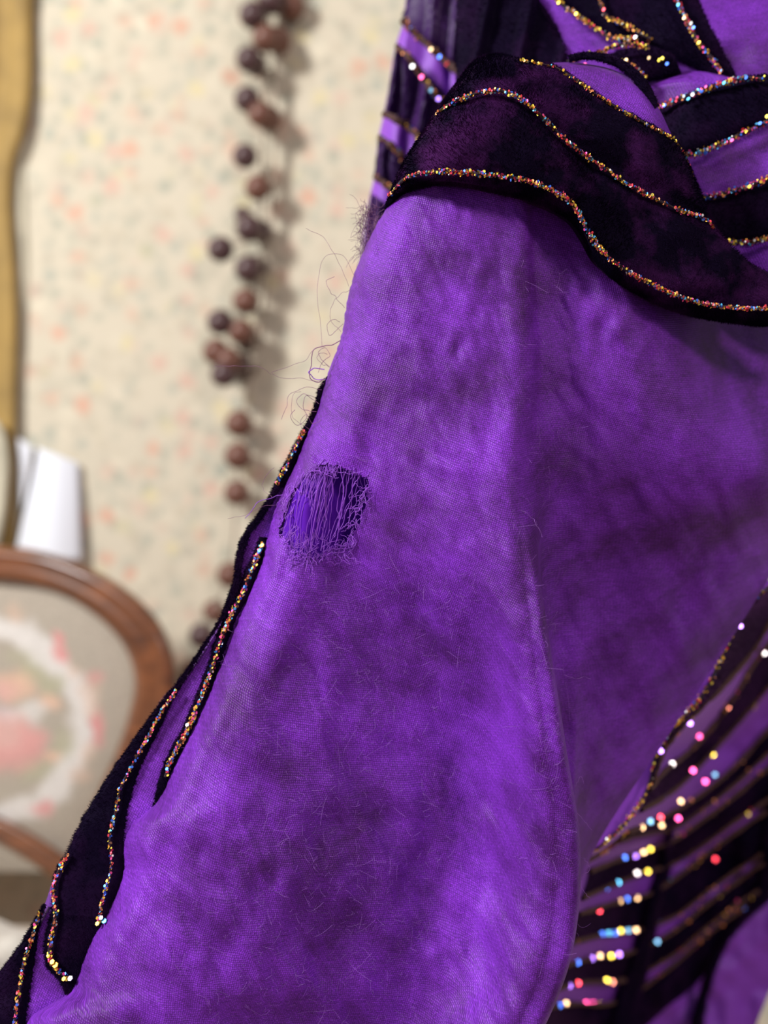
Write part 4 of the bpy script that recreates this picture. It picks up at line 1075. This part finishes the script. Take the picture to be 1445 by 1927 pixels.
S = {
 'a': [(1500, 1070), (1445, 1106), (1396, 1150), (1356, 1240), (1321, 1310), (1276, 1360), (1237, 1410), (1224, 1470)],
 'b': [(1510, 1100), (1462, 1150), (1425, 1215), (1375, 1275), (1322, 1330), (1270, 1382), (1246, 1420), (1228, 1474)],
 'c': [(1520, 1150), (1445, 1212), (1410, 1262), (1380, 1312), (1340, 1368), (1290, 1420), (1250, 1452), (1222, 1486)],
 'd': [(1540, 1190), (1450, 1290), (1405, 1342), (1362, 1392), (1318, 1440), (1275, 1482), (1240, 1506), (1206, 1524)],
 'e': [(1540, 1300), (1445, 1375), (1400, 1425), (1345, 1475), (1285, 1518), (1243, 1540), (1208, 1556), (1180, 1566)],
 'f': [(1540, 1345), (1445, 1420), (1385, 1476), (1325, 1522), (1270, 1558), (1225, 1568), (1190, 1574), (1165, 1582)],
 'g': [(1540, 1375), (1445, 1445), (1380, 1500), (1320, 1545), (1270, 1580), (1224, 1598), (1175, 1614), (1110, 1640)],
 'h': [(1540, 1440), (1445, 1505), (1385, 1546), (1325, 1590), (1275, 1622), (1222, 1640), (1165, 1660), (1096, 1690)],
 'i': [(1540, 1460), (1445, 1525), (1385, 1566), (1325, 1610), (1275, 1650), (1222, 1682), (1180, 1692), (1090, 1720)],
 'j': [(1540, 1540), (1445, 1600), (1385, 1640), (1325, 1684), (1275, 1722), (1205, 1748), (1145, 1757), (1060, 1778)],
 'k': [(1540, 1555), (1445, 1618), (1385, 1660), (1325, 1706), (1268, 1752), (1180, 1794), (1114, 1803), (1040, 1826)],
 'l': [(1540, 1610), (1445, 1665), (1390, 1700), (1330, 1746), (1270, 1796), (1165, 1846), (1087, 1850), (1020, 1872)],
 'm': [(1540, 1622), (1445, 1678), (1390, 1714), (1325, 1764), (1262, 1820), (1150, 1888), (1065, 1890), (1000, 1905)],
 'n': [(1540, 1640), (1445, 1692), (1395, 1728), (1360, 1770), (1320, 1840), (1250, 1900), (1180, 1960), (1000, 1990)],
}
for A, B in (('a', 'b'), ('c', 'd'), ('e', 'f'), ('g', 'h'), ('i', 'j'), ('k', 'l'), ('m', 'n')):
    patch(S[A], S[B], sD, skirt, 0.0050, 110, 14, 2500, 0.0013, name='velvet_stripe', edge=3)
# dark pleat falling over the stripes and the velvet hem beside the plain purple cloth
patch([(1500, 1380), (1450, 1470), (1432, 1560), (1425, 1650), (1390, 1720), (1345, 1790), (1310, 1880), (1290, 2000)], [(1560, 1420), (1500, 1500), (1480, 1600), (1462, 1680), (1412, 1728), (1372, 1772), (1340, 1850), (1316, 2000)], lambda a, b: sD(a, b) - .004, skirt, 0.006, 100, 14, 3000, 0.0022, name='velvet_stripe', edge=3)
patch([(1255, 1560), (1238, 1640), (1218, 1700), (1200, 1770), (1170, 1850), (1140, 1940), (1110, 2020)], [(1268, 1556), (1262, 1640), (1244, 1706), (1232, 1770), (1214, 1850), (1200, 1940), (1190, 2020)], lambda a, b: sD(a, b) - .004, skirt, 0.007, 90, 12, 2500, 0.0022, name='velvet_stripe', edge=3)
qs = lambda pts, off: lay(pts, sD, off)
trim(qs(S['a'][:-1] + [(1222, 1476), (1192, 1530), (1152, 1574), (1110, 1606), (1088, 1622)], .004), skirt, 0.0006, 0.5, 0.0006, glint=.10, weights=WG)
for kx in 'bcdefghijklm':
    trim(qs(S[kx], .0075), skirt, 0.0009, 0.06, 0.0010, glint=.0, weights=WB)
trim(qs([(1096, 1626), (1120, 1612), (1150, 1592), (1175, 1570)], .010), skirt, 0.0007, 0.6, 0.0006, glint=.15, weights=WG)
for px, py, c in ((1393, 1178, 'violet'), (1438, 1229, 'silver'), (1369, 1331, 'salmon'), (1316, 1386, 'pink'), (1298, 1361, 'violet'), (1265, 1438, 'silver'), (1243, 1413, 'violet'), (1341, 1420, 'yellow'), (1304, 1450, 'pink'), (1327, 1471, 'pink'),
                  (1345, 1458, 'teal'), (1281, 1508, 'tan'), (1243, 1538, 'red'), (1276, 1540, 'pink'), (1245, 1553, 'tan'), (1208, 1557, 'tan'), (1224, 1546, 'teal'), (1175, 1614, 'blue'), (1196, 1611, 'violet'), (1211, 1604, 'tan'), (1224, 1598, 'yellow'),
                  (1142, 1671, 'blue'), (1163, 1661, 'cyan'), (1199, 1643, 'silver'), (1219, 1640, 'yellow'), (1180, 1692, 'blue'), (1199, 1690, 'tan'), (1166, 1696, 'tan'), (1128, 1714, 'red'), (1133, 1758, 'blue'), (1145, 1756, 'cyan'), (1157, 1756, 'blue'),
                  (1168, 1752, 'yellow'), (1182, 1751, 'teal'), (1197, 1750, 'tan'), (1087, 1811, 'blue'), (1114, 1803, 'violet'), (1129, 1799, 'tan'), (1150, 1799, 'yellow'), (1165, 1796, 'violet'), (1072, 1855, 'violet'), (1088, 1850, 'red'),
                  (1130, 1848, 'violet'), (1142, 1845, 'yellow'), (1152, 1848, 'salmon'), (1053, 1892, 'blue'), (1065, 1888, 'tan'), (1103, 1888, 'pink'), (1116, 1888, 'pink'), (1131, 1890, 'yellow'), (1346, 1617, 'red'), (1237, 1772, 'teal')):
    sequin(px, py, sD(px, py) - 0.0105, c, skirt, 0.0011 if py > 1300 else 0.0009, lamp=KEY2, sharp=True, rnd=.022)
